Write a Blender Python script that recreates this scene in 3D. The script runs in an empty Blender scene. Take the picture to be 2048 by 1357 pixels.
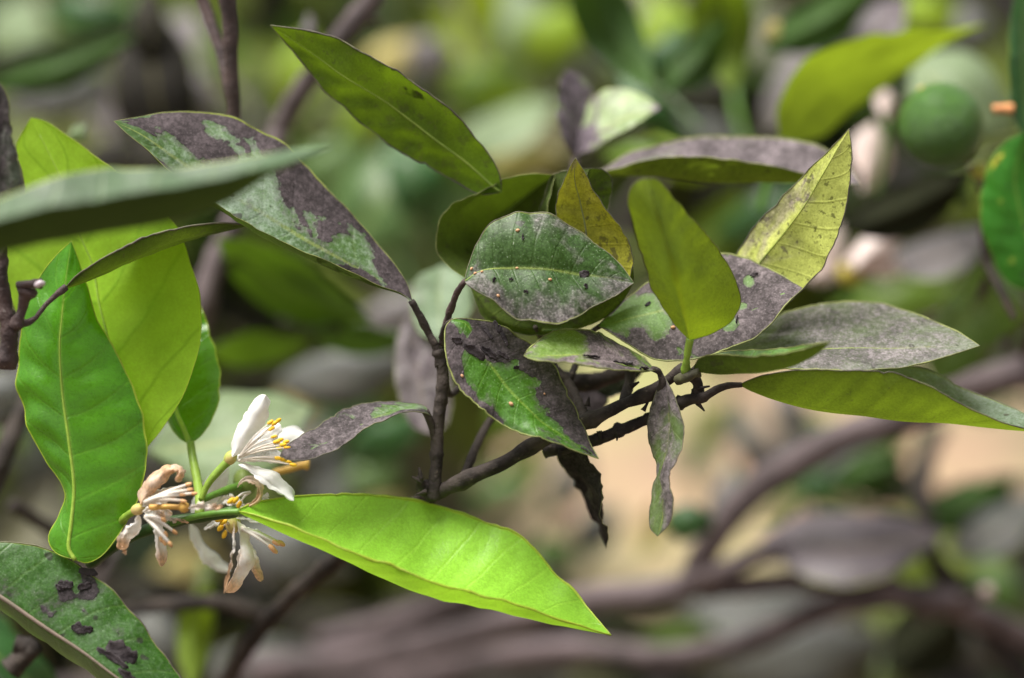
import bpy, math, random
import numpy as np
from mathutils import Vector, noise

# ------------------------------------------------------------ camera, light, exposure
SC = bpy.context.scene
COL = SC.collection
PITCH = math.radians(12.0)
CAM = np.array((0.0, 0.0, 1.35))
Rv = np.array((1.0, 0.0, 0.0))
Fv = np.array((0.0, math.cos(PITCH), -math.sin(PITCH)))
Uv = np.array((0.0, math.sin(PITCH), math.cos(PITCH)))
cd = bpy.data.cameras.new('camera')
cam = bpy.data.objects.new('camera', cd)
COL.objects.link(cam)
cam.location = CAM
cam.rotation_euler = (math.pi / 2 - PITCH, 0, 0)
cd.sensor_width = 36; cd.lens = 100
cd.clip_start = 0.02; cd.clip_end = 600
cd.dof.use_dof = True
cd.dof.focus_distance = 0.60
cd.dof.aperture_fstop = 4.2
cd.dof.aperture_blades = 0
SC.camera = cam

SUN_EL, SUN_ROT = math.radians(70), math.radians(262)
w = bpy.data.worlds.new('World'); SC.world = w; w.use_nodes = True
nt = w.node_tree; nt.nodes.clear()
sky = nt.nodes.new('ShaderNodeTexSky'); sky.sky_type = 'NISHITA'; sky.sun_disc = False
sky.sun_elevation = SUN_EL; sky.sun_rotation = SUN_ROT; sky.air_density = 1.0; sky.dust_density = 4.0; sky.ozone_density = 1.0
hs = nt.nodes.new('ShaderNodeHueSaturation'); hs.inputs['Saturation'].default_value = 0.08
bg = nt.nodes.new('ShaderNodeBackground'); bg.inputs['Strength'].default_value = 0.06
out = nt.nodes.new('ShaderNodeOutputWorld')
nt.links.new(sky.outputs[0], hs.inputs['Color']); nt.links.new(hs.outputs[0], bg.inputs['Color']); nt.links.new(bg.outputs[0], out.inputs[0])
sl = bpy.data.lights.new('sun', 'SUN'); sl.energy = 3.0; sl.angle = math.radians(34); sl.color = (1.0, 0.955, 0.88)
so = bpy.data.objects.new('sun', sl); COL.objects.link(so)
sdir = Vector((math.sin(SUN_ROT) * math.cos(SUN_EL), math.cos(SUN_ROT) * math.cos(SUN_EL), math.sin(SUN_EL)))
so.rotation_euler = sdir.to_track_quat('Z', 'Y').to_euler(); so.location = (0, 0, 3)
vs = SC.view_settings
SC.display_settings.display_device = 'sRGB'
vs.view_transform = 'Standard'; vs.look = 'None'; vs.gamma = 1; vs.use_curve_mapping = False
vs.exposure = 1.22
SC.render.engine = 'CYCLES'
SC.cycles.use_denoising = True
SC.cycles.max_bounces = 8; SC.cycles.diffuse_bounces = 4; SC.cycles.transmission_bounces = 6; SC.cycles.transparent_max_bounces = 8
SC.cycles.sample_clamp_indirect = 6

# ------------------------------------------------------------ helpers
PX = 0.36 / 2048            # metres per photo pixel and metre of distance
MM = 0.001

def P(x, y, d):
    D = 0.6 + d * MM
    return CAM + Rv * ((x - 1024) * PX * D) + Uv * (-(y - 678.5) * PX * D) + Fv * D

def catmull(pts, n):
    """resample a polyline (k,3) smoothly to n points by arc length"""
    p = np.array(pts, float)
    if len(p) == 2:
        t = np.linspace(0, 1, n)[:, None]
        return p[0] * (1 - t) + p[1] * t
    q = np.vstack([2 * p[0] - p[1], p, 2 * p[-1] - p[-2]])
    res = []
    m = 14
    for i in range(1, len(q) - 2):
        a, b, c, d = q[i - 1], q[i], q[i + 1], q[i + 2]
        t = np.linspace(0, 1, m, endpoint=False)[:, None]
        res.append(.5 * ((2 * b) + (-a + c) * t + (2 * a - 5 * b + 4 * c - d) * t ** 2 + (-a + 3 * b - 3 * c + d) * t ** 3))
    res = np.vstack(res + [p[-1:]])
    s = np.r_[0, np.cumsum(np.linalg.norm(np.diff(res, axis=0), axis=1))]
    u = np.linspace(0, s[-1], n)
    return np.stack([np.interp(u, s, res[:, k]) for k in range(3)], 1)

def props(o, label=None, cat=None, group=None, kind=None):
    if label: o['label'] = label
    if cat: o['category'] = cat
    if group: o['group'] = group
    if kind: o['kind'] = kind
    return o

def thing(name, label, cat, at, group=None):
    o = bpy.data.objects.new(name, None); COL.objects.link(o)
    o.location = Vector(P(*at)); o.empty_display_size = .01
    o['_w'] = [float(v) for v in P(*at)]
    return props(o, label, cat, group)

def worldpos(o):
    return np.array(o['_w']) if o is not None and '_w' in o else np.zeros(3)

def mk(name, verts, faces, mats, parent=None, uvs=None, attr=None, mi=None, smooth=True):
    """verts are world positions; the mesh is stored relative to its thing"""
    me = bpy.data.meshes.new(name)
    v = np.array(verts, float) - worldpos(parent)
    me.from_pydata(v.tolist(), [], faces)
    if uvs is not None:
        ul = me.uv_layers.new(name='UVMap')
        li = np.zeros(len(me.loops), np.int32); me.loops.foreach_get('vertex_index', li)
        ul.data.foreach_set('uv', np.array(uvs, float)[li].astype(np.float32).ravel())
    if attr is not None:
        for k, a in attr.items():
            at = me.attributes.new(k, 'FLOAT', 'POINT'); at.data.foreach_set('value', np.array(a, np.float32))
    for m in mats: me.materials.append(m)
    if mi is not None: me.polygons.foreach_set('material_index', np.array(mi, np.int32))
    if smooth: me.polygons.foreach_set('use_smooth', np.ones(len(me.polygons), bool))
    me.update()
    o = bpy.data.objects.new(name, me); COL.objects.link(o)
    if parent is not None:
        o.parent = parent
        o['_w'] = [float(q) for q in worldpos(parent)]
    return o

def tube_geo(path, radii, ns=8, bump=0., seed=0., cap=True, flat=1.0):
    path = np.array(path, float); n = len(path)
    T = np.gradient(path, axis=0); T /= np.linalg.norm(T, axis=1)[:, None] + 1e-12
    ref = np.array((0.3, 0.2, 1.0))
    if abs(np.dot(T[0], ref / np.linalg.norm(ref))) > .9: ref = np.array((1., .1, .1))
    vs_, fs = [], []
    a = np.cross(T[0], ref); a /= np.linalg.norm(a)
    for i in range(n):
        a = a - T[i] * np.dot(a, T[i]); a /= np.linalg.norm(a) + 1e-12
        b = np.cross(T[i], a)
        for k in range(ns):
            t = 2 * math.pi * k / ns
            r = radii[i]
            if bump:
                q = path[i] + (a * math.cos(t) + b * math.sin(t)) * r
                r *= 1 + bump * noise.noise(Vector(q * 260 + seed)) + bump * .7 * noise.noise(Vector(q * 700 + seed))
            vs_.append(path[i] + a * math.cos(t) * r + b * math.sin(t) * r * flat)
    for i in range(n - 1):
        for k in range(ns):
            fs.append((i * ns + k, i * ns + (k + 1) % ns, (i + 1) * ns + (k + 1) % ns, (i + 1) * ns + k))
    if cap:
        fs.append(tuple(range(ns - 1, -1, -1))); fs.append(tuple((n - 1) * ns + k for k in range(ns)))
    return vs_, fs

class Geo:
    def __init__(s): s.v = []; s.f = []; s.m = []
    def add(s, v, f, m=0):
        b = len(s.v); s.v += [tuple(q) for q in v]; s.f += [tuple(i + b for i in g) for g in f]; s.m += [m] * len(f)
    def ball(s, c, r, m=0, nu=8, nv=6, stretch=None, k=1.0):
        """ellipsoid, stretched by k along a direction"""
        c = np.array(c); vv = []; ff = []
        d = np.array(stretch if stretch is not None else (0, 0, 1.), float); d /= np.linalg.norm(d)
        e = np.cross(d, (.31, .87, .2)); e /= np.linalg.norm(e); g = np.cross(d, e)
        for i in range(nv + 1):
            ph = math.pi * i / nv
            for j in range(nu):
                th = 2 * math.pi * j / nu
                vv.append(c + d * (math.cos(ph) * r * k) + (e * math.cos(th) + g * math.sin(th)) * math.sin(ph) * r)
        for i in range(nv):
            for j in range(nu):
                ff.append((i * nu + j, (i + 1) * nu + j, (i + 1) * nu + (j + 1) % nu, i * nu + (j + 1) % nu))
        s.add(vv, ff, m)
    def build(s, name, mats, parent=None):
        return mk(name, s.v, s.f, mats, parent, mi=s.m)

# ------------------------------------------------------------ materials
class NT:
    def __init__(s, name):
        s.mat = bpy.data.materials.new(name); s.mat.use_nodes = True
        s.t = s.mat.node_tree; s.t.nodes.clear()
    def n(s, typ, **kw):
        o = s.t.nodes.new(typ)
        for k, v in kw.items(): setattr(o, k, v)
        return o
    def put(s, sock, v):
        if hasattr(v, 'links') or isinstance(v, bpy.types.NodeSocket): s.t.links.new(v, sock)
        else: sock.default_value = v
    def math(s, op, a, b=0.5, c=0.0, clamp=False):
        o = s.n('ShaderNodeMath', operation=op, use_clamp=clamp)
        s.put(o.inputs[0], a); s.put(o.inputs[1], b); s.put(o.inputs[2], c)
        return o.outputs[0]
    def ramp(s, x, lo, hi, a=0., b=1.):
        o = s.n('ShaderNodeMapRange', interpolation_type='SMOOTHSTEP')
        s.put(o.inputs[0], x); s.put(o.inputs[1], lo); s.put(o.inputs[2], hi); s.put(o.inputs[3], a); s.put(o.inputs[4], b)
        return o.outputs[0]
    def noise(s, vec, scale, detail=3., rough=.55, dist=0.):
        o = s.n('ShaderNodeTexNoise'); s.put(o.inputs['Vector'], vec)
        o.inputs['Scale'].default_value = scale; o.inputs['Detail'].default_value = detail
        o.inputs['Roughness'].default_value = rough; o.inputs['Distortion'].default_value = dist
        return o.outputs[0]
    def mix(s, f, a, b):
        o = s.n('ShaderNodeMix', data_type='RGBA')
        s.put(o.inputs[0], f)
        s.put(o.inputs[6], c4(a)); s.put(o.inputs[7], c4(b))
        return o.outputs[2]
    def mul(s, col, k):
        o = s.n('ShaderNodeVectorMath', operation='SCALE'); s.put(o.inputs[0], col if not isinstance(col, tuple) else col[:3]); s.put(o.inputs[3], k)
        return o.outputs[0]

def c4(c):
    return (c[0], c[1], c[2], 1.0) if isinstance(c, (tuple, list)) else c

_mats = {}
def leaf_mat(top, under, soot=(.095, .078, .085), rim=(.30, .36, .06), soft=0.035, rough=.40, tr=.30, trc=None,
             dust=0., dustc=(.33, .37, .30), spots=0., veins=9.0, vein=.35, spec=.36, slope=1.0, uspots=.0, speck=.0, undersoot=0., big=34., vdark=False, grain=.5, mott=.35, pk=1.0):
    key = ('leaf', top, under, soot, rim, soft, rough, tr, trc, dust, dustc, spots, veins, vein, spec, slope, uspots, speck, undersoot, big, vdark, grain, mott, pk)
    if key in _mats: return _mats[key]
    N = NT('leaf_surface')
    tc = N.n('ShaderNodeTexCoord'); obj = tc.outputs['Object']
    uv = N.n('ShaderNodeSeparateXYZ'); N.put(uv.inputs[0], tc.outputs['UV'])
    u = N.math('MULTIPLY_ADD', uv.outputs[0], 2., -1.)
    au = N.math('ABSOLUTE', u); v = uv.outputs[1]
    geo = N.n('ShaderNodeNewGeometry')
    st = N.n('ShaderNodeAttribute', attribute_name='stain')
    oi = N.n('ShaderNodeObjectInfo')
    off = N.n('ShaderNodeVectorMath', operation='ADD'); N.put(off.inputs[0], obj)
    sc_ = N.math('MULTIPLY', oi.outputs['Random'], .7); N.put(off.inputs[1], sc_)
    pos = off.outputs[0]
    nlow = N.noise(pos, big, 3., .5)
    nmid = N.noise(pos, 160., 4., .6)
    nhi = N.noise(pos, 900., 3., .6)
    nsp = N.noise(pos, 2300., 2., .5)
    # side veins
    wob = N.math('MULTIPLY', nlow, .8)
    t1 = N.math('MULTIPLY', v, veins)
    t2 = N.math('MULTIPLY_ADD', au, -slope, t1)
    t3 = N.math('ADD', t2, wob)
    pp = N.math('PINGPONG', t3, .5)
    vm = N.ramp(pp, 0.0, .075, 1., 0.)
    midm = N.ramp(au, .012, .05, 1., 0.)
    # fine network
    vor = N.n('ShaderNodeTexVoronoi', feature='DISTANCE_TO_EDGE'); N.put(vor.inputs['Vector'], pos); vor.inputs['Scale'].default_value = 620.
    net = N.ramp(vor.outputs[0], 0., .12, 1., 0.)
    # top side
    k1 = N.ramp(nlow, .3, .7, .78, 1.2)
    k2 = N.math('MULTIPLY_ADD', nmid, mott * 1.6, 1. - mott * .8)
    ct = N.mul(c4(top)[:3] + (), N.math('MULTIPLY', k1, k2))
    vcol = (min(1, top[0] * 1.5 + .05), min(1, top[1] * 1.25 + .05), top[2] * 1.4 + .012)
    ct = N.mix(N.math('MULTIPLY', vm, vein), ct, vcol)
    ct = N.mix(N.math('MULTIPLY', net, vein * .25), ct, vcol)
    ct = N.mix(N.math('MULTIPLY', midm, .75), ct, (top[0] * 1.6 + .10, top[1] * 1.15 + .10, top[2] + .03))
    if dust:
        dm = N.math('MULTIPLY', N.ramp(N.math('MULTIPLY_ADD', nhi, .45, N.math('MULTIPLY', nlow, .55)), .36, .66), dust)
        ct = N.mix(dm, ct, dustc)
    if spots:
        sp = N.noise(pos, 330., 1., .4)
        ct = N.mix(N.math('MULTIPLY', N.ramp(sp, .70 - .06 * spots, .74 - .06 * spots), .8), ct, (.035, .03, .03))
    if speck:
        ct = N.mix(N.math('MULTIPLY', N.ramp(nsp, .64, .74), speck * .6), ct, (.36, .37, .31))
    # soot film, its patches drawn out along the side veins
    wv = N.n('ShaderNodeCombineXYZ'); N.put(wv.inputs[0], N.math('MULTIPLY', u, .010)); N.put(wv.inputs[1], N.math('MULTIPLY_ADD', v, .050, N.math('MULTIPLY', au, -.006)))
    wa = N.n('ShaderNodeVectorMath', operation='ADD'); N.put(wa.inputs[0], wv.outputs[0]); N.put(wa.inputs[1], N.math('MULTIPLY', oi.outputs['Random'], 3.)); warp = wa.outputs[0]
    pat = N.math('ADD', st.outputs['Fac'], N.math('MULTIPLY', N.math('ADD', N.math('MULTIPLY_ADD', N.noise(warp, 95., 3., .5, .9), .9, N.math('MULTIPLY', N.noise(pos, 420., 3., .55), .22)), -.56), 2.1 * pk))
    sm = N.ramp(pat, .5 - soft, .5 + soft)
    sk = N.math('MULTIPLY', N.ramp(nmid, .3, .7, .60, 1.4), N.ramp(nhi, .3, .75, .75, 1.3))
    sc = N.mul(soot, sk)
    sc = N.mix(N.math('MULTIPLY', N.ramp(nsp, .62, .72), .45), sc, (soot[0] * 2., soot[1] * 2.1, soot[2] * 2.))
    halo = N.math('MULTIPLY', N.ramp(pat, .5 - .45, .52), N.ramp(nhi, .35, .65, .25, .75))
    if soot != (.3, .3, .2): ct = N.mix(halo, ct, N.mul(sc, 1.15))
    edge_shade = N.math('MULTIPLY', N.math('MULTIPLY', sm, N.math('SUBTRACT', 1., sm)), 2.2 if soft < .1 else 0.)
    sc = N.mix(edge_shade, sc, (soot[0] * .3, soot[1] * .3, soot[2] * .3))  # shadow line along the film edges, painted dark
    ct = N.mix(sm, ct, sc)
    # under side
    cu = N.mul(under, N.math('MULTIPLY', k1, k2))
    cu = N.mix(N.math('MULTIPLY', vm, min(1., vein * 1.1)), cu, (under[0] * .55, under[1] * .68, under[2] * .5) if vdark else (under[0] * 1.45 + .02, under[1] * 1.35 + .02, under[2] * 1.5))
    cu = N.mix(N.math('MULTIPLY', net, vein * .35), cu, (under[0] * .6, under[1] * .65, under[2] * .6))
    cu = N.mix(N.math('MULTIPLY', midm, .6), cu, (under[0] * 1.5 + .03, under[1] * 1.35 + .03, under[2] * 1.5 + .01))
    if uspots:
        sp2 = N.noise(pos, 420., 3., .65)
        cu = N.mix(N.math('MULTIPLY', N.ramp(sp2, .70 - .05 * uspots, .74 - .05 * uspots), .75), cu, (.035, .028, .022))
        sp3 = N.noise(pos, 1200., 2., .5)
        cu = N.mix(N.math('MULTIPLY', N.ramp(sp3, .63, .69), .55), cu, (.06, .045, .03))
    if undersoot:
        cu = N.mix(N.math('MULTIPLY', sm, undersoot), cu, sc)
    em = N.math('MULTIPLY', N.ramp(au, .97, .99), N.ramp(nmid, .35, .6, .2, .9))
    gr = N.ramp(N.math('ADD', N.math('MULTIPLY', nsp, .6), N.math('MULTIPLY', nhi, .4)), .35, .65, 1. - grain * .55, 1. + grain * .55)
    ct = N.mul(ct, gr); cu = N.mul(cu, gr)
    ct = N.mix(em, ct, rim); cu = N.mix(em, cu, (under[0] * 1.3, under[1] * 1.25, under[2]))
    back = geo.outputs['Backfacing']
    colr = N.mix(back, ct, cu)
    # relief
    h = N.math('MULTIPLY_ADD', sm, .5, N.math('MULTIPLY', nhi, .35))
    h = N.math('ADD', h, N.math('MULTIPLY', vm, -.45))
    h = N.math('ADD', h, N.math('MULTIPLY', net, -.10))
    h = N.math('ADD', h, N.math('MULTIPLY', N.math('MULTIPLY', nsp, sm), .45))
    bp = N.n('ShaderNodeBump'); bp.inputs['Strength'].default_value = .55; bp.inputs['Distance'].default_value = .00022
    N.put(bp.inputs['Height'], h)
    rr = N.math('MULTIPLY_ADD', N.math('MAXIMUM', sm, back), .32, N.math('MULTIPLY_ADD', nhi, .16, rough - .06), clamp=True)
    pb = N.n('ShaderNodeBsdfPrincipled')
    N.put(pb.inputs['Base Color'], colr); N.put(pb.inputs['Roughness'], rr); N.put(pb.inputs['Normal'], bp.outputs[0])
    N.put(pb.inputs['Specular IOR Level'], N.math('MULTIPLY_ADD', sm, -spec * .65, spec))
    tl = N.n('ShaderNodeBsdfTranslucent')
    tcol = trc or (under[0] * 1.6 + .03, under[1] * 1.9 + .04, under[2] * .6)
    N.put(tl.inputs['Color'], N.mix(N.math('MULTIPLY', vm, .35), N.mul(tcol, k1), (tcol[0] * .55, tcol[1] * .6, tcol[2] * .5)))
    ms = N.n('ShaderNodeMixShader')
    N.put(ms.inputs[0], N.math('MULTIPLY_ADD', sm, -tr * .85, tr))
    N.put(ms.inputs[1], pb.outputs[0]); N.put(ms.inputs[2], tl.outputs[0])
    o = N.n('ShaderNodeOutputMaterial'); N.put(o.inputs[0], ms.outputs[0])
    _mats[key] = N.mat
    return N.mat

def simple_mat(name, col, col2=None, rough=.6, scale=120., bump=.4, bdist=.0004, spec=.4, tr=0., sss=0., speck=None, lo=.35, hi=.65, stain=None, stain_soft=.15):
    key = (name, col, col2, rough, scale, bump, spec, tr, speck, stain)
    if key in _mats: return _mats[key]
    N = NT(name); tc = N.n('ShaderNodeTexCoord'); pos = tc.outputs['Object']
    a = N.noise(pos, scale, 4., .6); b = N.noise(pos, scale * 6, 3., .6)
    c = N.mix(N.ramp(a, lo, hi), col, col2 or tuple(x * .6 for x in col))
    c = N.mix(N.math('MULTIPLY', N.ramp(b, .45, .8), .35), c, tuple(min(1, x * 1.7) for x in col))
    if speck: c = N.mix(N.ramp(b, .66, .72), c, speck)
    if stain:
        st = N.n('ShaderNodeAttribute', attribute_name='stain')
        f = N.ramp(N.math('ADD', st.outputs['Fac'], N.math('MULTIPLY', N.math('SUBTRACT', a, .5), .8)), .5 - stain_soft, .5 + stain_soft)
        sc = N.mix(N.ramp(b, .35, .65), stain, tuple(x * .62 for x in stain))
        c = N.mix(f, c, sc)
    pb = N.n('ShaderNodeBsdfPrincipled'); N.put(pb.inputs['Base Color'], c)
    pb.inputs['Roughness'].default_value = rough; pb.inputs['Specular IOR Level'].default_value = spec
    bp = N.n('ShaderNodeBump'); bp.inputs['Strength'].default_value = bump; bp.inputs['Distance'].default_value = bdist
    N.put(bp.inputs['Height'], N.math('MULTIPLY_ADD', b, .5, a)); N.put(pb.inputs['Normal'], bp.outputs[0])
    sh = pb.outputs[0]
    if tr:
        tl = N.n('ShaderNodeBsdfTranslucent'); N.put(tl.inputs['Color'], c)
        ms = N.n('ShaderNodeMixShader'); ms.inputs[0].default_value = tr
        N.put(ms.inputs[1], sh); N.put(ms.inputs[2], tl.outputs[0]); sh = ms.outputs[0]
    o = N.n('ShaderNodeOutputMaterial'); N.put(o.inputs[0], sh)
    _mats[key] = N.mat
    return N.mat

# ------------------------------------------------------------ leaf builder
def curve3(pts, d0, d1, off, n, M=None):
    """pixel polyline -> world curve; off = depth offset of the middle in mm"""
    k = len(pts)
    raw = np.array([(p[0], p[1]) for p in pts], float)
    s = np.r_[0, np.cumsum(np.linalg.norm(np.diff(raw, axis=0), axis=1))]; s /= s[-1]
    w = []
    for i, p in enumerate(pts):
        d = p[2] if len(p) > 2 else d0 + (d1 - d0) * s[i] + off * math.sin(math.pi * s[i]) ** .7
        w.append(P(p[0], p[1], d))
    return catmull(w, n)

def nz(x, seed): return noise.noise(Vector((x, seed * 1.37, seed * .71)))

def leaf(par, M, A, B, mat, d=(0, 0), eA=0., eB=0., dm=0., bA=None, bB=None, bulge=.05, nv=56, na=9, stain=(), sbase=0.,
         quilt=.25, nq=9., wav=.5, rim=None, rimr=.14, mid=None, midr=.35, label=None, name='leaf', edge=.32, seed=None, swap=False, midtop=True):
    """M midrib, A left edge, B right edge as seen on the upper face walking from base to tip (photo pixels + depth in mm)"""
    if seed is None: seed = (M[0][0] * .37 + M[-1][1] * .11) % 50
    if swap: A, B, eA, eB, bA, bB = B, A, eB, eA, bB, bA
    d0, d1 = d
    mc = curve3(M, d0, d1, dm, nv)
    ac = curve3([M[0]] + list(A) + [M[-1]], d0, d1, eA, nv)
    bc = curve3([M[0]] + list(B) + [M[-1]], d0, d1, eB, nv)
    vv = np.linspace(0, 1, nv); env = np.sin(np.pi * vv)
    for c, sd in ((ac, 0), (bc, 9)):      # uneven margin
        for i in range(nv):
            o = c[i] - mc[i]; L = np.linalg.norm(o)
            if L > 1e-6:
                c[i] += o / L * MM * edge * env[i] * (nz(vv[i] * 14, seed + sd) * 1.3 + nz(vv[i] * 45, seed + sd) * .6 - 2.2 * max(0., nz(vv[i] * 26, seed + sd + 30) - .42) ** 1.0 * 3)
    cols = 2 * na + 1
    G = np.zeros((nv, cols, 3))
    def bv(b): return (Rv * b[0] * PX * .6 - Uv * b[1] * PX * .6 + Fv * b[2] * MM) if b is not None else None
    va, vb = bv(bA), bv(bB)
    T = np.gradient(mc, axis=0)
    for j in range(cols):
        s = abs(j - na) / na
        E = ac if j < na else bc
        G[:, j] = mc * (1 - s) + E * s
        bx = va if j < na else vb
        if bx is not None: G[:, j] += np.outer(env * 4 * s * (1 - s), bx)
        else:
            if j == na: continue
            sgn = -1 if j < na else 1
            Nn = np.cross((E - mc) * sgn, T); L = np.linalg.norm(Nn, axis=1)[:, None] + 1e-12
            G[:, j] += Nn / L * (np.linalg.norm(E - mc, axis=1) * 4 * s * (1 - s) * bulge)[:, None]
    du = np.gradient(G, axis=1); dv = np.gradient(G, axis=0)
    Nn = np.cross(du, dv); Nn /= np.linalg.norm(Nn, axis=2)[:, :, None] + 1e-12
    uu = np.abs(np.linspace(-1, 1, cols))
    if quilt or wav:
        for i in range(nv):
            for j in range(cols):
                a = uu[j]; sg = 0 if j < na else 40
                q = quilt * (abs(math.sin(math.pi * (vv[i] * nq - a * 1.0))) - .5) * 4 * a * (1 - a) * env[i]
                wv = wav * env[i] * (noise.noise(Vector((vv[i] * 5, a * 1.6 * (1 if j < na else -1), seed))) + .45 * a * a * noise.noise(Vector((vv[i] * 16, sg, seed))) * 1.5)
                G[i, j] += Nn[i, j] * (q + wv) * MM
    verts = G.reshape(-1, 3)
    faces = [(i * cols + j, i * cols + j + 1, (i + 1) * cols + j + 1, (i + 1) * cols + j) for i in range(nv - 1) for j in range(cols - 1)]
    U = np.linspace(-1, 1, cols)
    st = np.full((nv, cols), float(sbase))
    for (u0, v0, ru, rv, am) in stain:
        st += am * np.exp(-((U[None, :] - u0) / ru) ** 2 - ((vv[:, None] - v0) / rv) ** 2)
    uvs = np.stack([np.tile((U + 1) / 2, nv), np.repeat(vv, cols)], 1)
    mats = [mat]; mi = [0] * len(faces); at = st.reshape(-1)
    if rim is not None:
        mats.append(rim); V = list(verts); F = list(faces); extra = 0
        for jj in (0, cols - 1):
            rr = [MM * rimr * .62 * (.5 + .5 * min(1, e * 3)) * (1 + .5 * nz(k * .5, seed)) for k, e in enumerate(env)]
            tv, tf = tube_geo(G[:, jj], rr, 6)
            b = len(V); V += tv; F += [tuple(q + b for q in g) for g in tf]; mi += [1] * len(tf); extra += len(tv)
        verts = np.array(V); faces = F
        uvs = np.vstack([uvs, np.full((extra, 2), .5)]); at = np.r_[at, np.zeros(extra)]
    o = mk(name, verts, faces, mats, par, uvs=uvs, attr={'stain': at}, mi=mi)
    if label: o['label'] = label
    if mid is not None:
        k = int(nv * .95)
        tv, tf = tube_geo(G[:k, na] + Nn[:k, na] * (-.12 * MM * midr / .35), [MM * midr * (1.15 - .95 * q / k) for q in range(k)], 7)
        mk('midrib', tv, tf, [mid], o)
    o_grid = (G, Nn)
    return o, o_grid

def stalk(par, pts, r0, r1, mat, name='petiole', ns=10, n=26, bump=.12, knots=(), label=None, seed=1.):
    """pts (x,y,d); radii in photo pixels at the focus distance"""
    c = catmull([P(*p) for p in pts], n)
    k = 0.6 * PX
    rad = []
    for i in range(n):
        t = i / (n - 1); r = r0 + (r1 - r0) * t
        for (kt, ka, kw) in knots: r += ka * math.exp(-((t - kt) / kw) ** 2)
        rad.append(r * k * .9 * (np.dot(c[i] - CAM, Fv) / .6))
    v, f = tube_geo(c, rad, ns, bump, seed)
    o = mk(name, v, f, [mat], par)
    if label: o['label'] = label
    return o

# ------------------------------------------------------------ palette
RIMY = simple_mat('leaf_margin', (.26, .29, .09), (.13, .14, .05), rough=.55, tr=.1, lo=.42, hi=.58)
RIMD = simple_mat('sooty_margin', (.15, .15, .08), (.07, .06, .05), rough=.6, lo=.4, hi=.6)
RIMB = simple_mat('young_margin', (.44, .56, .05), (.38, .50, .05), rough=.4, tr=.3)
VEINB = simple_mat('young_vein', (.38, .56, .08), (.30, .48, .05), rough=.4, tr=.2)
VEINM = simple_mat('mature_vein', (.30, .40, .07), (.20, .30, .05), rough=.5, tr=.1)
VEIND = simple_mat('sooty_vein', (.15, .14, .11), (.22, .27, .10), rough=.6)
BARK = simple_mat('sooty_bark', (.058, .046, .040), (.018, .014, .013), rough=.8, scale=110, bump=1., bdist=.0009, speck=(.12, .095, .075), spec=.25)
BARKM = simple_mat('mauve_bark', (.15, .115, .12), (.065, .050, .052), rough=.75, scale=38, bump=.8, bdist=.001)
BARKD = simple_mat('dark_brown_bark', (.085, .055, .052), (.045, .032, .033), rough=.7, scale=150, bump=1., bdist=.0008, speck=(.20, .17, .16))
GSTEM = simple_mat('green_stem', (.12, .26, .03), (.07, .17, .02), rough=.45, bump=.2)
GSTEMD = simple_mat('dark_green_stem', (.045, .10, .018), (.03, .07, .012), rough=.5, bump=.3)
GSTEMY = simple_mat('yellow_green_stem', (.26, .40, .05), (.20, .32, .04), rough=.45, bump=.2)

BRIGHT = leaf_mat((.062, .225, .006), (.20, .42, .03), tr=.30, trc=(.26, .60, .01), grain=.3, mott=.5, rough=.27, spec=.6, veins=8., vein=.3, soot=(.3, .3, .2), rim=(.45, .55, .05), slope=1.2)
BRIGHT2 = leaf_mat((.24, .52, .04), (.33, .58, .03), tr=.30, trc=(.40, .76, .04), grain=.25, mott=.2, rough=.34, veins=11., vein=.14, soot=(.3, .3, .2), rim=(.50, .60, .05))
PALEY = leaf_mat((.25, .42, .03), (.26, .46, .035), tr=.5, trc=(.58, .98, .03), grain=.3, mott=.5, vdark=True, rough=.55, veins=6., vein=.6, soot=(.3, .3, .2), rim=(.45, .48, .05), spec=.3, slope=1.3)
MINT = leaf_mat((.085, .17, .045), (.05, .085, .012), tr=.15, trc=(.12, .2, .02), dust=.9, dustc=(.31, .39, .31), rough=.38, spots=.2, vein=.2, soot=(.062, .050, .054), soft=.04, pk=1.55, grain=.35)  # pale dust tint also holds the waxy sheen
MID = leaf_mat((.06, .19, .012), (.10, .17, .018), dust=.4, dustc=(.17, .29, .12), rough=.36, vein=.25, speck=.6, soot=(.072, .058, .063), soft=.04)
GREYG = leaf_mat((.032, .088, .012), (.10, .16, .02), dust=.3, dustc=(.12, .16, .09), rough=.42, vein=.08, speck=.9, spots=.3, soft=.40, soot=(.135, .122, .122), grain=.8)
GREYM = leaf_mat((.12, .16, .07), (.13, .20, .025), dust=.9, dustc=(.20, .205, .18), rough=.5, vein=.1, speck=.6, spots=.5, soft=.6, soot=(.14, .122, .127))
SOOTY = leaf_mat((.09, .21, .02), (.12, .19, .02), dust=.4, dustc=(.19, .26, .12), rough=.5, vein=.15, speck=.6, soot=(.108, .090, .095), soft=.05)
OLIVE = leaf_mat((.075, .16, .02), (.070, .125, .010), tr=.28, trc=(.25, .41, .010), mott=1.3, big=60., rough=.5, uspots=2.6, vein=.35, spec=.35)
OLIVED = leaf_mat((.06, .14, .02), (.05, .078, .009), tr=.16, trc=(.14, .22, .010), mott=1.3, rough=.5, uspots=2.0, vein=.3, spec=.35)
OLIVEY = leaf_mat((.12, .20, .02), (.30, .29, .03), tr=.24, trc=(.42, .42, .02), rough=.5, uspots=2.4, vein=.25, undersoot=.8, soft=.3, soot=(.22, .19, .14), spec=.35)
OLIVEB = leaf_mat((.15, .26, .02), (.17, .24, .015), tr=.30, trc=(.34, .47, .015), rough=.5, vein=.3, uspots=1.2, spec=.35)
YDUST = leaf_mat((.2, .3, .03), (.50, .55, .14), grain=.35, tr=.28, trc=(.55, .65, .04), rough=.6, uspots=2.2, vein=.05, undersoot=.75, soft=.32, soot=(.24, .20, .17), spec=.3)
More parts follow.
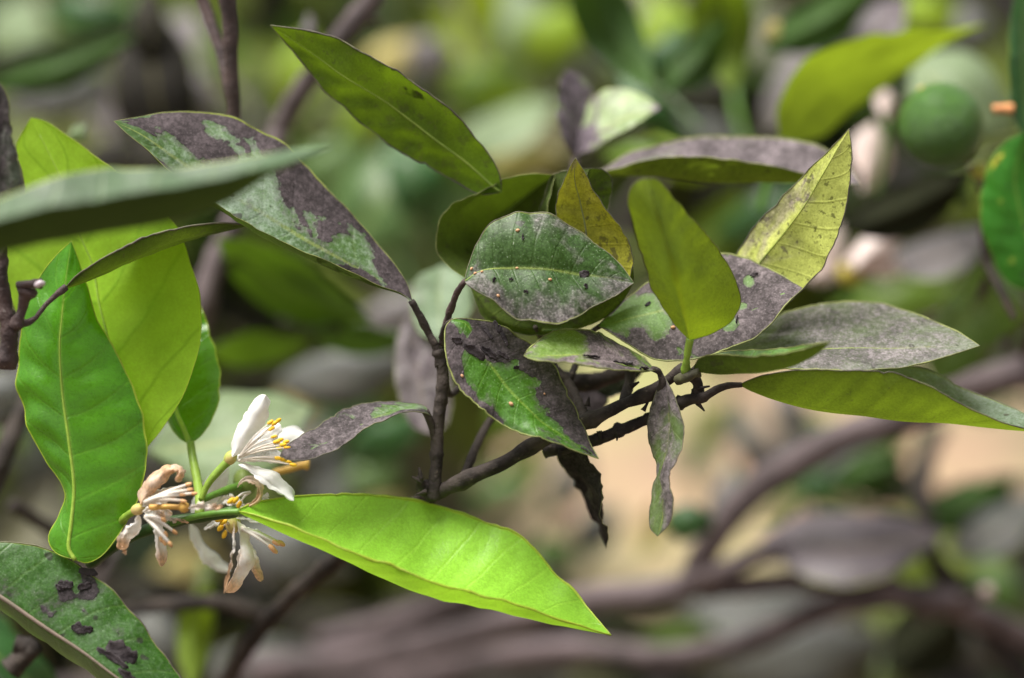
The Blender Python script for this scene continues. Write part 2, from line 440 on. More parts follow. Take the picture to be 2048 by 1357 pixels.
DARKG = leaf_mat((.045, .12, .02), (.05, .10, .012), dust=.35, dustc=(.16, .20, .15), rough=.42, tr=.12, vein=.2, soft=.12)
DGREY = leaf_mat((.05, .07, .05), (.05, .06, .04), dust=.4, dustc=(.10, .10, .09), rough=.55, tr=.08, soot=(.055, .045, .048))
MAUVE = leaf_mat((.12, .10, .11), (.10, .10, .08), dust=.5, dustc=(.17, .15, .155), rough=.5, tr=.1, soot=(.12, .10, .11))

# ------------------------------------------------------------ shoot with young bright leaves and blossoms (lower left)
YS = thing('flowering_shoot', 'young citrus shoot at lower left with bright green leaves, white blossoms and browning flowers', 'shoot', (235, 1090, 8))
stalk(YS, [(180, 1128, 14), (230, 1090, 8), (290, 1062, 5), (350, 1043, 2), (410, 1034, 0), (470, 1024, -4)], 15, 11, GSTEMD, 'stem', knots=((.55, 4, .08), (.98, 3, .06)))
stalk(YS, [(340, 1048, -2), (395, 1033, -3), (440, 1026, -5), (480, 1024, -6)], 7, 8, GSTEM, 'stem')
# pale underside leaf, the big one behind
leaf(YS, [(292, 898), (275, 850), (240, 770), (212, 662), (198, 604), (185, 532), (164, 478), (125, 365), (90, 290), (62, 236)],
     [(330, 850), (372, 780), (397, 700), (401, 620), (386, 545), (355, 455), (290, 380), (215, 330), (150, 282), (92, 243)],
     [(250, 880), (170, 800), (80, 700), (25, 600), (10, 520), (22, 455), (46, 400), (45, 350), (30, 300), (47, 262)],
     PALEY, d=(6, 18), eA=-4, eB=6, quilt=.8, nq=7, wav=1.6, rim=RIMB, mid=GSTEMY, midr=.3, bulge=.06, label='large pale yellow-green young leaf seen from beneath')
# mid green leaf on the long petiole
leaf(YS, [(380, 890), (368, 858), (352, 820), (340, 760), (330, 700), (330, 620), (345, 540)],
     [(350, 868), (322, 815), (300, 740), (292, 660), (305, 590)],
     [(405, 868), (430, 825), (441, 765), (430, 700), (408, 630), (375, 570)],
     BRIGHT, d=(12, 30), eA=3, eB=-2, quilt=.3, wav=.8, rim=RIMB, mid=VEINB, midr=.6, label='medium green young leaf on an upright stalk above the blossoms')
stalk(YS, [(381, 884, 12), (388, 930, 9), (396, 970, 5), (400, 1012, 0), (398, 1034, -1)], 9, 11, GSTEMY, 'petiole')
# front hanging bright leaf
leaf(YS, [(150, 1120), (137, 1095), (142, 1045), (148, 970), (138, 880), (125, 790), (120, 700), (124, 640), (132, 560), (143, 482)],
     [(112, 1106), (98, 1075), (118, 1030), (135, 985), (98, 925), (62, 860), (38, 785), (33, 700), (48, 630), (78, 560), (110, 515)],
     [(175, 1126), (208, 1108), (243, 1060), (276, 1000), (294, 915), (286, 845), (258, 765), (220, 690), (186, 615), (168, 555)],
     BRIGHT, d=(-6, 4), eA=5, eB=5, edge=.18, quilt=.9, nq=9, wav=1.5, nv=80, na=13, rim=RIMB, rimr=.2, mid=VEINB, midr=.42, bulge=.05, label='glossy bright green leaf hanging at the far left with a pointed tip up')
# big bottom leaf, folded along its midrib
leaf(YS, [(470, 1022), (500, 1037), (560, 1064), (600, 1081), (700, 1122), (760, 1154), (825, 1186), (900, 1205), (1000, 1224), (1100, 1248), (1222, 1271)],
     [(520, 1003), (600, 993), (690, 990), (780, 994), (850, 1005), (920, 1026), (975, 1046), (1022, 1062), (1060, 1090), (1112, 1150), (1145, 1178), (1175, 1215)],
     [(500, 1027), (560, 1047), (600, 1061), (675, 1092), (750, 1122), (825, 1147), (900, 1170), (960, 1188), (1020, 1204), (1110, 1236)],
     BRIGHT2, d=(-6, -4), eA=16, eB=-9, dm=0, quilt=.35, nq=11, wav=1.3, nv=80, na=12, rim=RIMB, rimr=.42, bulge=-.08, stain=[(0, 1.0, 2, .07, .0)], label='largest bright yellow-green leaf reaching right from the blossoms')

PET = simple_mat('white_petal', (.90, .89, .87), (.82, .82, .79), rough=.5, scale=200, bump=.25, bdist=.0003, tr=.25, stain=(.78, .50, .30), stain_soft=.30)
CAL = simple_mat('calyx', (.40, .46, .10), (.55, .40, .16), rough=.55, lo=.45, hi=.6)
YEL = simple_mat('yellow_anther', (.95, .58, .03), (.85, .45, .02), rough=.6, scale=400)
TANA = simple_mat('browning_anther', (.78, .45, .22), (.62, .32, .13), rough=.6, scale=400)
FILW = simple_mat('filament', (.88, .85, .80), (.82, .74, .64), rough=.5, tr=.2)
STY = simple_mat('style', (.72, .45, .10), (.60, .34, .08), rough=.5)
OVG = simple_mat('young_ovary', (.06, .14, .025), (.035, .09, .015), rough=.35)

def petal(fl, M, wl, wr, d, stain=0., tip=0., dA=0, dB=0, bulge=.12, label=None, curl=None):
    """petal from a midline and its half widths (photo pixels)"""
    m = catmull([(p[0], p[1], p[2] if len(p) > 2 else d) for p in M], 21)
    A, B = [], []
    for i in (2, 5, 9, 13, 16, 19):
        t = m[i + 1] - m[i - 1]; L = math.hypot(t[0], t[1]) + 1e-9
        nx, ny = t[1] / L, -t[0] / L                      # image left of the walking direction
        f = {2: .48, 5: .72, 9: .92, 13: 1., 16: .92, 19: .55}[i]
        A.append((m[i][0] + nx * wl * f, m[i][1] + ny * wl * f, m[i][2] + dA))
        B.append((m[i][0] - nx * wr * f, m[i][1] - ny * wr * f, m[i][2] + dB))
    o, g = leaf(fl, [tuple(q) for q in m[::3]] + [tuple(m[-1])], A, B, PET, d=(d, d), nv=30, na=5, quilt=0, wav=1.0, edge=.35, bulge=bulge, sbase=stain,
                stain=[(0, 1.0, 3, .28, tip)], name='petal', label=label)
    return o

def stamens(fl, root, tips, dd, am, r=2.6, ra=6., el=1.9, bend=8):
    """each stamen: a filament with its anther"""
    k = .6 * PX
    for i, (x, y) in enumerate(tips):
        g = Geo(); d = dd + (i % 3) * 3 - 3
        a, b = (root[0], root[1]), (x, y)
        mx, my = (a[0] + b[0]) / 2 + bend * ((i % 3) - 1) * .4, (a[1] + b[1]) / 2 - bend * .5
        c = catmull([P(a[0], a[1], dd), P(mx, my, d), P(x, y, d)], 9)
        v, f = tube_geo(c, [k * r * (1.3 - .6 * q / 8) for q in range(9)], 6)
        g.add(v, f, 0)
        st = mk('stamen', g.v, g.f, [FILW], fl)
        h = Geo(); dirv = c[-1] - c[-2] + Rv * .00006 * ((i * 7) % 5 - 2) + Uv * .00005 * ((i * 5) % 5 - 2)
        h.ball(c[-1], k * ra, 0, 8, 6, dirv, el)
        hv = [tuple(np.array(q) * 1.0) for q in h.v]
        a_ = mk('anther', [np.array(q) + (Rv * nz(q[0] * 3000, 1) + Uv * nz(q[2] * 3000, 2)) * k * 1.2 for q in h.v], h.f, [am], st)

def cup(fl, x, y, d, r, direction, mat=CAL, name='calyx', k=1.25):
    g = Geo(); g.ball(P(x, y, d), r * .6 * PX, 0, 12, 8, direction, k)
    o = g.build(name, [mat], fl)
    return o

def flower(label, at, parent=YS):
    o = bpy.data.objects.new('flower', None); COL.objects.link(o); o.empty_display_size = .005
    w0 = P(*at); o.parent = parent; o.location = Vector(w0 - worldpos(parent)); o['_w'] = [float(q) for q in w0]
    o['label'] = label
    return o

# fresh open blossom
f1 = flower('fresh open white blossom with yellow anthers', (462, 920, 0))
stalk(f1, [(402, 1000, 0), (415, 970, 0), (435, 945, 0), (458, 922, 0)], 7, 10, GSTEMY, 'pedicel')
cup(f1, 461, 916, 0, 13, Rv * .7 + Uv)
petal(f1, [(458, 935), (430, 965), (405, 1008), (392, 1040)], 26, 22, 12, dA=4)
petal(f1, [(480, 920), (520, 900), (560, 882), (609, 866)], 22, 18, 8, dA=6, bulge=.2)
petal(f1, [(472, 918), (500, 895), (530, 872), (562, 850)], 16, 20, 4, dA=3)
petal(f1, [(470, 922), (500, 918), (535, 915), (575, 920)], 14, 10, 1, dA=6)
petal(f1, [(464, 915), (482, 880), (505, 835), (532, 790)], 17, 24, -3, dA=4, dB=2, bulge=.15)
petal(f1, [(476, 930), (510, 945), (548, 968), (588, 1002)], 9, 9, -5, dA=6, bulge=.2)
petal(f1, [(472, 920), (498, 908), (524, 896), (552, 888)], 20, 18, 2, dA=3)
stamens(f1, (478, 915), [(543, 858), (549, 847), (556, 842), (541, 845), (553, 884), (560, 880), (566, 890), (572, 884), (558, 897), (548, 874), (574, 896)], -4, YEL, r=1.9, ra=3.9)
stamens(f1, (478, 922), [(556, 917), (566, 920), (576, 924), (586, 930), (572, 915)], -3, YEL, r=2.2, ra=4.2)
# browning blossom at the left
f2 = flower('withering blossom with browning petals and tan anthers, nearest the hanging leaf', (275, 1020, -4))
stalk(f2, [(235, 1052, 0), (250, 1035, -2), (270, 1022, -4)], 8, 9, GSTEMY, 'pedicel')
cup(f2, 276, 1019, -5, 12, Rv + Uv * .3)
petal(f2, [(280, 1010), (298, 980), (322, 952), (352, 936)], 11, 13, -8, stain=.66, tip=.3, dA=5, dB=3, bulge=.2, label='browned petal curled upward')
petal(f2, [(338, 940), (352, 938), (362, 946), (352, 964)], 6, 7, -9, stain=.6, tip=.4, dA=3)
petal(f2, [(286, 1008), (310, 990), (335, 984), (368, 984)], 9, 7, -6, stain=.34, tip=.6, dA=4)
petal(f2, [(277, 1030), (270, 1050), (255, 1066), (236, 1098)], 8, 9, -9, stain=.4, tip=.655, dA=3, bulge=.3)
petal(f2, [(240, 1090), (246, 1098), (252, 1110)], 4, 3, -9, stain=.8)
petal(f2, [(284, 1025), (305, 1018), (322, 1028), (326, 1045)], 9, 7, -8, stain=.34, tip=.65, bulge=.2)
petal(f2, [(288, 1032), (312, 1045), (318, 1090), (322, 1134)], 6, 8, -6, stain=.25, tip=.6, dA=4, bulge=.25)
petal(f2, [(310, 1030), (335, 1038), (355, 1040), (378, 1046)], 5, 6, -3, stain=.4, tip=.6)
petal(f2, [(284, 1014), (300, 1004), (318, 1000), (338, 1002)], 9, 10, -7, stain=.1, tip=.3)
petal(f2, [(286, 1022), (300, 1024), (318, 1020), (345, 1030)], 9, 9, -6, stain=.1, tip=.4)
stamens(f2, (290, 1006), [(345, 993), (358, 984), (377, 969), (380, 980), (366, 1002), (388, 987), (364, 990)], -12, TANA, r=4.2, ra=4.0)
stamens(f2, (292, 1034), [(327, 1040), (331, 1068), (328, 1085), (340, 1088), (349, 1064), (322, 1078)], -10, TANA, r=4.2, ra=4.1)
stalk(f2, [(300, 1015, -9), (330, 1014, -10), (362, 1015, -11)], 7, 6, STY, 'style')
cup(f2, 368, 1015, -11, 11, Uv, STY, 'stigma', 1.)
petal(f2, [(376, 1018), (400, 1012), (422, 1016), (446, 1013)], 7, 7, -12, stain=.36, tip=.65, bulge=.3, label='narrow browned petal beside the stigma')
# blossom hanging under the stem
f3 = flower('blossom hanging under the stem with two long petals folded and browned at their ends', (466, 1036, 2))
cup(f3, 466, 1048, 4, 16, -Uv, CAL)
petal(f3, [(380, 1045), (398, 1085), (430, 1125), (462, 1142)], 12, 16, 18, stain=.0, tip=.2, dA=5)
petal(f3, [(478, 1052), (492, 1085), (505, 1120), (522, 1164)], 10, 10, 2, stain=.34, tip=.75, dA=4)
petal(f3, [(474, 1042), (482, 1080), (480, 1125), (451, 1186)], 15, 4, -4, stain=.36, tip=.6, dA=5, bulge=.3)
petal(f3, [(468, 1044), (468, 1080), (462, 1130), (448, 1188)], 2, 4, -8, stain=.4, tip=.65, bulge=.2)
petal(f3, [(478, 1056), (500, 1060), (525, 1075), (548, 1092)], 5, 7, -2, stain=.05, tip=.1, bulge=.3)
petal(f3, [(470, 1036), (500, 1040), (530, 1044), (560, 1050)], 6, 5, 3)
petal(f3, [(460, 1040), (436, 1042), (420, 1052), (408, 1060)], 6, 5, 6)
stamens(f3, (482, 1056), [(552, 1086), (562, 1087), (548, 1101), (544, 1096)], -3, TANA, r=3.4, ra=5)
stamens(f3, (462, 1050), [(447, 1045), (441, 1056), (449, 1069), (438, 1040)], 4, YEL, r=3, ra=5)
# spent flower with its round ovary behind
f4 = flower('spent flower with a round dark green ovary and one curled tan petal', (510, 975, 12))
stalk(f4, [(405, 1000, 4), (440, 985, 8), (480, 972, 12)], 8, 9, GSTEM, 'pedicel')
cup(f4, 540, 955, 26, 21, Uv, OVG, 'ovary', 1.)
cup(f4, 490, 965, 14, 24, Uv - Rv * .4, simple_mat('pale_calyx', (.20, .27, .06), (.12, .20, .04), rough=.5), 'calyx', 1.2)
stalk(f4, [(545, 946, 24), (580, 938, 24), (606, 930, 24), (618, 930, 24)], 7, 9, STY, 'style', knots=((.95, 4, .1),))
petal(f4, [(474, 976, -2), (492, 960, -4), (516, 972, -4), (514, 1000, -3), (488, 1014, -3)], 9, 5, -3, stain=.55, tip=.3, bulge=.3, label='curled tan petal')
petal(f4, [(535, 985), (530, 1000), (528, 1012)], 7, 7, 4, stain=.3, tip=.3)
petal(f4, [(430, 1010), (450, 1000), (470, 1005), (490, 1016)], 10, 9, 8, stain=.1, tip=.1)
stamens(f4, (500, 985), [(472, 1000), (478, 1010), (462, 1002)], 4, YEL, r=2.5, ra=5)

# ------------------------------------------------------------ central twig with sooty leaves
CT = thing('sooty_citrus_twig', 'dark forked twig in sharp focus at the centre, its leaves coated with grey soot', 'twig', (850, 1000, 4))
kn = lambda *a: tuple((t, h, .018) for t, h in a)
# branches
stalk(CT, [(530, 1245, 74), (600, 1180, 62), (680, 1115, 50), (760, 1055, 36), (820, 1015, 22), (870, 988, 10), (940, 955, 6), (1010, 925, 6), (1070, 888, 6), (1130, 862, 5), (1180, 842, 4), (1240, 812, 3), (1290, 790, 3), (1330, 765, 2), (1368, 735, 0)], 21, 12, BARK, 'branch', 12, 90, .22,
      knots=kn((.2, 5), (.42, 6), (.55, 5), (.64, 5), (.74, 5), (.84, 6), (.93, 5)))
stalk(CT, [(866, 1000, 8), (872, 930, 8), (876, 860, 8), (884, 780, 8), (884, 730, 8), (876, 700, 8)], 15, 13, BARK, 'branch', 12, 44, .2, knots=kn((.3, 3), (.66, 4), (.98, 4)))
stalk(CT, [(1090, 905, 10), (1140, 892, 8), (1190, 880, 6), (1250, 858, 5), (1300, 836, 5), (1345, 812, 4), (1385, 800, 3)], 15, 11, BARK, 'branch', 12, 50, .25, knots=kn((.2, 4), (.5, 7), (.7, 5), (.92, 6)))
stalk(CT, [(870, 985, 10), (845, 972, 8), (838, 958, 6)], 20, 8, BARK, 'spur', 9, 12, .5, knots=((.5, 6, .1),))
stalk(CT, [(925, 962, 12), (950, 900, 16), (975, 850, 22), (1000, 820, 26), (1020, 790, 30)], 11, 8, BARK, 'branch', 10, 30, .2)
stalk(CT, [(888, 760, 10), (900, 790, 14), (930, 762, 20), (955, 730, 24)], 8, 7, BARK, 'branch', 8, 20, .2)
stalk(CT, [(1110, 735, 14), (1140, 772, 12), (1162, 815, 8), (1172, 850, 4)], 9, 11, BARK, 'branch', 10, 26, .3, knots=kn((.3, 3), (.7, 4)))
stalk(CT, [(1262, 738, 10), (1258, 770, 8), (1248, 810, 4)], 13, 13, BARK, 'branch', 10, 20, .3, knots=kn((.5, 3),))
stalk(CT, [(1120, 760, 22), (1180, 765, 22), (1240, 745, 20), (1290, 722, 18)], 24, 12, BARK, 'branch', 10, 24, .25)
stalk(CT, [(1310, 845, 5), (1315, 810, 3), (1322, 780, 1), (1325, 765, 0), (1318, 745, 0), (1305, 738, -2)], 16, 6, BARK, 'spur', 9, 22, .25)
stalk(CT, [(1385, 800, 3), (1396, 780, 2), (1392, 762, 1), (1378, 748, 0)], 10, 14, BARK, 'spur', 9, 14, .35, knots=((.3, 5, .08),))
stalk(CT, [(1340, 815, 4), (1380, 800, 2), (1406, 795, 1), (1428, 782, 0), (1455, 772, 0), (1484, 770, 0)], 15, 6, BARK, 'petiole', 9, 24, .2, knots=((.45, 3, .05),))
stalk(CT, [(1355, 762, 0), (1378, 752, -3), (1400, 746, -4)], 10, 12, simple_mat('scaly_bud', (.10, .10, .045), (.05, .045, .03), rough=.7, bump=1.), 'bud', 9, 14, .5)
# spiky scars along the bark
rs = random.Random(4)
for (x, y, a, L, d) in [(842, 955, 100, 20, 6), (838, 962, 150, 16, 6), (846, 985, 200, 16, 6), (1200, 870, -80, 14, 4), (1235, 870, -95, 12, 4), (1268, 770, 30, 12, 2), (1290, 815, 60, 12, 3),
                        (1402, 776, 10, 18, 1), (1400, 812, -50, 14, 2), (1340, 790, -40, 12, 2), (1296, 790, 110, 12, 2), (1176, 805, 80, 12, 6), (1120, 905, -100, 12, 7), (884, 700, 60, 10, 8), (1420, 735, 20, 12, -3)]:
    stalk(CT, [(x - math.cos(math.radians(a)) * 8, y + math.sin(math.radians(a)) * 8, d), (x + math.cos(math.radians(a)) * L, y - math.sin(math.radians(a)) * L, d)], 7, 2.2, BARK, 'bud_scar', 6, 5, .4)

# long mottled leaf of the upper left
L1, g1 = leaf(CT, [(826, 606), (812, 592), (760, 562), (684, 522), (615, 484), (547, 441), (479, 400), (410, 358), (342, 311), (283, 270), (228, 243)],
     [(800, 586), (760, 572), (700, 541), (633, 514), (581, 492), (535, 466), (503, 452), (440, 415), (380, 372), (328, 333), (290, 296), (258, 270)],
     [(815, 570), (800, 545), (770, 505), (720, 445), (660, 382), (600, 318), (530, 268), (470, 238), (410, 226), (340, 224), (285, 233)],
     MINT, d=(6, 2), eA=-5, eB=9, bA=(-8, 22, 1), quilt=.12, nq=12, wav=.9, nv=84, na=13, rim=RIMY,
     stain=[(.6, .84, .5, .13, .8), (.95, .5, .25, .6, .6), (.05, .05, 1.2, .12, .7), (.6, .42, .3, .07, .5), (.25, .34, .2, .06, .35), (.7, .12, .4, .2, .35), (-.8, .8, .25, .2, .5),
            (.45, .66, .22, .05, .25), (.35, .22, .25, .06, -.3), (.45, .58, .25, .03, -.3), (.0, .88, .12, .2, -.7), (-.4, .3, .3, .3, .15)], sbase=.11,
     label='long mottled leaf at upper left, pale green with dark purple-grey soot patches')
stalk(CT, [(822, 602, 6), (840, 632, 7), (858, 668, 8), (874, 700, 8), (880, 735, 8)], 8, 11, BARK, 'petiole', 9, 24, .3)
# olive leaf at the top
leaf(CT, [(1003, 385), (985, 372), (930, 322), (840, 255), (740, 185), (640, 118), (541, 51)],
     [(1002, 365), (995, 340), (975, 308), (950, 275), (920, 238), (870, 192), (810, 150), (760, 120), (700, 90), (650, 68), (595, 58)],
     [(955, 388), (900, 358), (850, 330), (790, 300), (740, 262), (700, 225), (650, 180), (610, 130), (572, 88)],
     OLIVE, d=(14, 8), eA=-4, eB=4, quilt=.5, nq=8, wav=1.3, nv=70, na=10, rim=RIMD, rimr=.28, mid=VEINM, midr=.25, label='long olive leaf slanting down from the top centre, speckled underside')
# leaves behind the round centre leaf
leaf(CT, [(935, 560), (960, 500), (1000, 440), (1050, 395), (1110, 350)],
     [(990, 545), (1060, 500), (1090, 440), (1102, 390)],
     [(900, 535), (876, 495), (879, 445), (905, 408), (945, 384), (1000, 366), (1060, 350)],
     OLIVED, d=(12, 14), eA=-2, eB=0, dm=14, quilt=.4, nq=7, wav=1.0, rim=RIMY, mid=VEINM, midr=.25, bulge=.05, label='cupped dark olive leaf behind the round grey-green one')
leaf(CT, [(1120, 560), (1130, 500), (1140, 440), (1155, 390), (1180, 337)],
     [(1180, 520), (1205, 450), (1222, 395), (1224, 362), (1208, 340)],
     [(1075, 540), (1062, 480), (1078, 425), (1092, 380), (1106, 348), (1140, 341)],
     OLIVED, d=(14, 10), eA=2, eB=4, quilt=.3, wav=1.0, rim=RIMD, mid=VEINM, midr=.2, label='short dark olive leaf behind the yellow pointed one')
leaf(CT, [(940, 575), (1000, 640), (1080, 662), (1160, 655), (1225, 612), (1266, 535)],  # added leaf carries the shaded lower crescent of the yellow leaf
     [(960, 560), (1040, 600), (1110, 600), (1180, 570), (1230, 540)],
     [(970, 640), (1040, 668), (1100, 666), (1180, 650), (1240, 610), (1266, 565)], OLIVED, swap=True, d=(12, 8), eA=-1, eB=1, quilt=.2, wav=.8, nv=50, rim=RIMD, label='added dark olive leaf forming the shaded crescent under the round grey-green one')
leaf(CT, [(1130, 600), (1150, 560), (1168, 515), (1172, 465), (1160, 405), (1150, 360), (1151, 316)],
     [(1200, 595), (1245, 570), (1262, 545), (1264, 510), (1246, 462), (1215, 418), (1188, 380), (1168, 342)],
     [(1100, 570), (1095, 520), (1106, 470), (1112, 425), (1118, 385), (1134, 345)],
     OLIVEY, d=(6, 2), eA=0, eB=2, dm=4, quilt=.3, wav=.8, nv=66, rim=RIMD, mid=VEIND, midr=.25, sbase=-.1, stain=[(0, 1., 2, .14, .6), (.7, .8, .5, .2, .4)], label='yellow pointed leaf with brown spots at the centre top')
# round grey-green leaf
C3, g3 = leaf(CT, [(930, 562), (965, 541), (1030, 536), (1100, 541), (1180, 551), (1268, 566)],
     [(934, 542), (948, 502), (975, 455), (1010, 430), (1050, 423), (1100, 431), (1150, 458), (1200, 494), (1240, 530)],
     [(935, 570), (960, 586), (988, 602), (1008, 622), (1040, 641), (1080, 643), (1112, 649), (1150, 636), (1190, 612), (1230, 592)],
     GREYG, d=(-3, -2), eA=4, eB=-4, quilt=.06, wav=.9, nv=70, na=14, rim=RIMD, rimr=.2, mid=VEINM, midr=.13, bulge=.1, sbase=-.05,
     stain=[(.95, .45, .55, .5, .75), (-.95, .75, .25, .25, .45), (.45, .92, .7, .12, .6), (.6, .1, .7, .14, .5), (-.45, .08, .3, .08, .35)], label='round grey-green leaf in the middle with dusty soot along its lower edge')
stalk(CT, [(930, 562, -3), (915, 585, 0), (905, 610, 2), (895, 640, 5), (886, 690, 8)], 6, 11, BARKD, 'petiole', 9, 22, .3)
# main sooty leaf
C5, g5 = leaf(CT, [(902, 640), (934, 650), (962, 700), (985, 735), (1026, 789), (1071, 833), (1110, 862), (1150, 890), (1197, 918)],
     [(925, 637), (980, 643), (1030, 668), (1072, 695), (1104, 722), (1117, 748), (1132, 790), (1152, 820), (1168, 852), (1182, 888)],
     [(890, 660), (893, 715), (905, 755), (930, 790), (962, 817), (1000, 845), (1050, 868), (1110, 888), (1160, 906)],
     MID, d=(0, -6), eA=5, eB=-3, quilt=.25, nq=9, wav=1.1, nv=84, na=14, rim=RIMY, rimr=.28, bulge=.05, sbase=.05,
     stain=[(-.8, .4, .55, .45, .85), (-.75, .85, .45, .25, .75), (.3, .97, .9, .12, .7), (0, .16, 1.3, .10, .75), (.9, .5, .16, .4, .6), (.9, .1, .3, .2, .8), (-.2, .06, .35, .045, -1.3), (-.15, .3, .3, .08, .5),
            (.55, .20, .2, .05, -.4), (.5, .72, .2, .1, .35), (.1, .5, .3, .25, -.35), (0.05, .75, .2, .15, -.4)], label='sooty leaf below the centre, purple-grey film peeled back to bare green')
# small leaf pointing left
C6, g6 = leaf(CT, [(1312, 741), (1280, 738), (1220, 722), (1160, 712), (1100, 712), (1048, 712)],
     [(1270, 743), (1210, 738), (1150, 730), (1100, 724), (1065, 719)],
     [(1285, 716), (1240, 690), (1200, 668), (1160, 657), (1115, 660), (1085, 676), (1060, 696)],
     leaf_mat((.13, .24, .02), (.15, .24, .02), dust=.3, dustc=(.25, .27, .18), rough=.5, speck=.8, soft=.2, soot=(.13, .105, .11)), d=(-2, -9), eA=-5, eB=6, quilt=.15, wav=.5, rim=RIMY, rimr=.3, bulge=.05, sbase=.50,
     stain=[(.2, .3, 1.5, .3, .5), (.4, .68, .6, .16, -.9), (0, .95, .5, .1, -.3), (.8, .1, .4, .2, -.3), (-.1, .2, .12, .1, -.8)], label='small leaf pointing left below the round leaf, dark film with a green patch')
# purple-grey leaf at right of centre
C7, g7 = leaf(CT, [(1196, 652), (1231, 645), (1283, 631), (1334, 618), (1420, 610), (1500, 600), (1606, 577)],
     [(1228, 622), (1268, 586), (1312, 558), (1370, 525), (1430, 507), (1482, 512), (1530, 535), (1572, 557)],
     [(1220, 666), (1258, 690), (1300, 714), (1350, 722), (1400, 715), (1450, 700), (1500, 680), (1540, 650), (1570, 612)],
     SOOTY, d=(8, 2), eA=8, eB=-5, quilt=.2, nq=9, wav=.8, nv=74, na=13, rim=RIMY, rimr=.26, bulge=.04, sbase=.95,
     stain=[(-.2, .05, .8, .18, -1.3), (-.4, .22, .4, .10, -.9), (.25, .3, .3, .07, -.8), (-.45, .73, .18, .03, -1.2), (.1, .7, .12, .03, -1.0), (.5, .62, .16, .035, -1.3), (.3, .75, .05, .03, -.8), (.1, .9, .1, .02, -.8), (.55, .5, .08, .03, -.6)],
     label='broad purple-grey leaf right of the centre with small scraped green patches')
# yellow dusty leaf upper right
leaf(CT, [(1452, 630), (1480, 580), (1522, 522), (1553, 484), (1601, 424), (1639, 359), (1698, 258)],
     [(1560, 615), (1608, 572), (1640, 540), (1668, 495), (1686, 440), (1698, 370), (1703, 305)],
     [(1445, 570), (1478, 505), (1490, 485), (1520, 440), (1560, 400), (1602, 358), (1652, 308)],
     YDUST, d=(16, -2), eA=-3, eB=4, quilt=.10, nq=9, wav=.9, nv=64, rim=RIMD, rimr=.2, mid=VEINM, midr=.13, sbase=.12,
     stain=[(.75, .40, .8, .3, .55), (.5, .7, .4, .2, .3), (-.2, .3, .5, .2, .1)], label='yellow pointed leaf at upper right dusted with grey along its left side')
# big grey leaf at the right
leaf(CT, [(1402, 722), (1470, 712), (1560, 703), (1642, 698), (1740, 696), (1827, 695), (1890, 694), (1960, 692)],
     [(1440, 700), (1482, 680), (1530, 650), (1570, 626), (1625, 610), (1690, 604), (1750, 608), (1810, 620), (1870, 644), (1922, 668)],
     [(1460, 730), (1560, 735), (1650, 739), (1720, 741), (1790, 736), (1850, 725), (1905, 710)],
     GREYM, d=(6, 2), eA=14, eB=-7, quilt=.12, wav=.5, nv=74, na=12, rim=RIMY, rimr=.26, mid=VEINM, midr=.2, bulge=.03, sbase=.30,
     stain=[(.5, .5, .6, .5, .3), (-.5, .5, .5, .3, .1), (-.5, .2, .5, .12, -.5), (0, 1, 1, .1, -.4)], label='large flat grey leaf pointing right with a thin yellow margin')
# small folded leaf under it
leaf(CT, [(1388, 738), (1400, 745), (1450, 749), (1520, 746), (1580, 736), (1630, 712), (1662, 684)],
     [(1420, 712), (1460, 703), (1520, 701), (1580, 696), (1625, 688)],
     [(1400, 716), (1440, 710), (1510, 712), (1570, 707), (1620, 694)],
     OLIVED, d=(-3, -22), eA=8, eB=-5, quilt=.15, wav=.4, bulge=-.05, rim=RIMY, rimr=.2, label='small folded olive leaf with a blurred tip below the grey leaf')
# long folded leaf at the right edge
leaf(CT, [(1478, 770), (1500, 782), (1550, 801), (1620, 820), (1720, 833), (1800, 842), (1900, 851), (1980, 857), (2090, 866)],
     [(1530, 752), (1620, 742), (1750, 736), (1820, 733), (1870, 746), (1930, 780), (1990, 801), (2050, 828)],
     [(1500, 760), (1540, 748), (1600, 741), (1700, 741), (1780, 746), (1850, 769), (1900, 795), (1960, 826), (2030, 852)],
     leaf_mat((.06, .12, .05), (.12, .18, .015), tr=.26, trc=(.28, .42, .015), dust=.8, dustc=(.17, .21, .17), rough=.45, vein=.3, spots=.5, uspots=.3, spec=.4), d=(0, -2), eA=16, eB=-8, quilt=.35, nq=12, wav=.7, nv=72, bulge=-.07, rim=RIMD, rimr=.22, label='long folded leaf at the right edge, olive underside below a grey-green band')
# olive leaf standing in front
leaf(CT, [(1380, 682), (1372, 650), (1360, 600), (1345, 530), (1325, 460), (1305, 400), (1296, 357)],
     [(1432, 664), (1476, 628), (1480, 588), (1456, 530), (1420, 480), (1378, 430), (1340, 384), (1316, 360)],
     [(1352, 652), (1320, 600), (1290, 530), (1266, 460), (1254, 410), (1262, 375), (1280, 360)],
     OLIVEB, d=(-6, -34), eA=13, eB=9, dm=-8, quilt=.2, wav=.9, bulge=.03, rim=RIMY, rimr=.15, label='plain olive-green leaf standing upright in front, slightly blurred')
stalk(CT, [(1380, 678, -6), (1376, 700, -5), (1373, 722, -4), (1371, 745, -2)], 9, 9, GSTEMY, 'petiole', knots=((.55, -2, .08), (.9, 3, .1)))
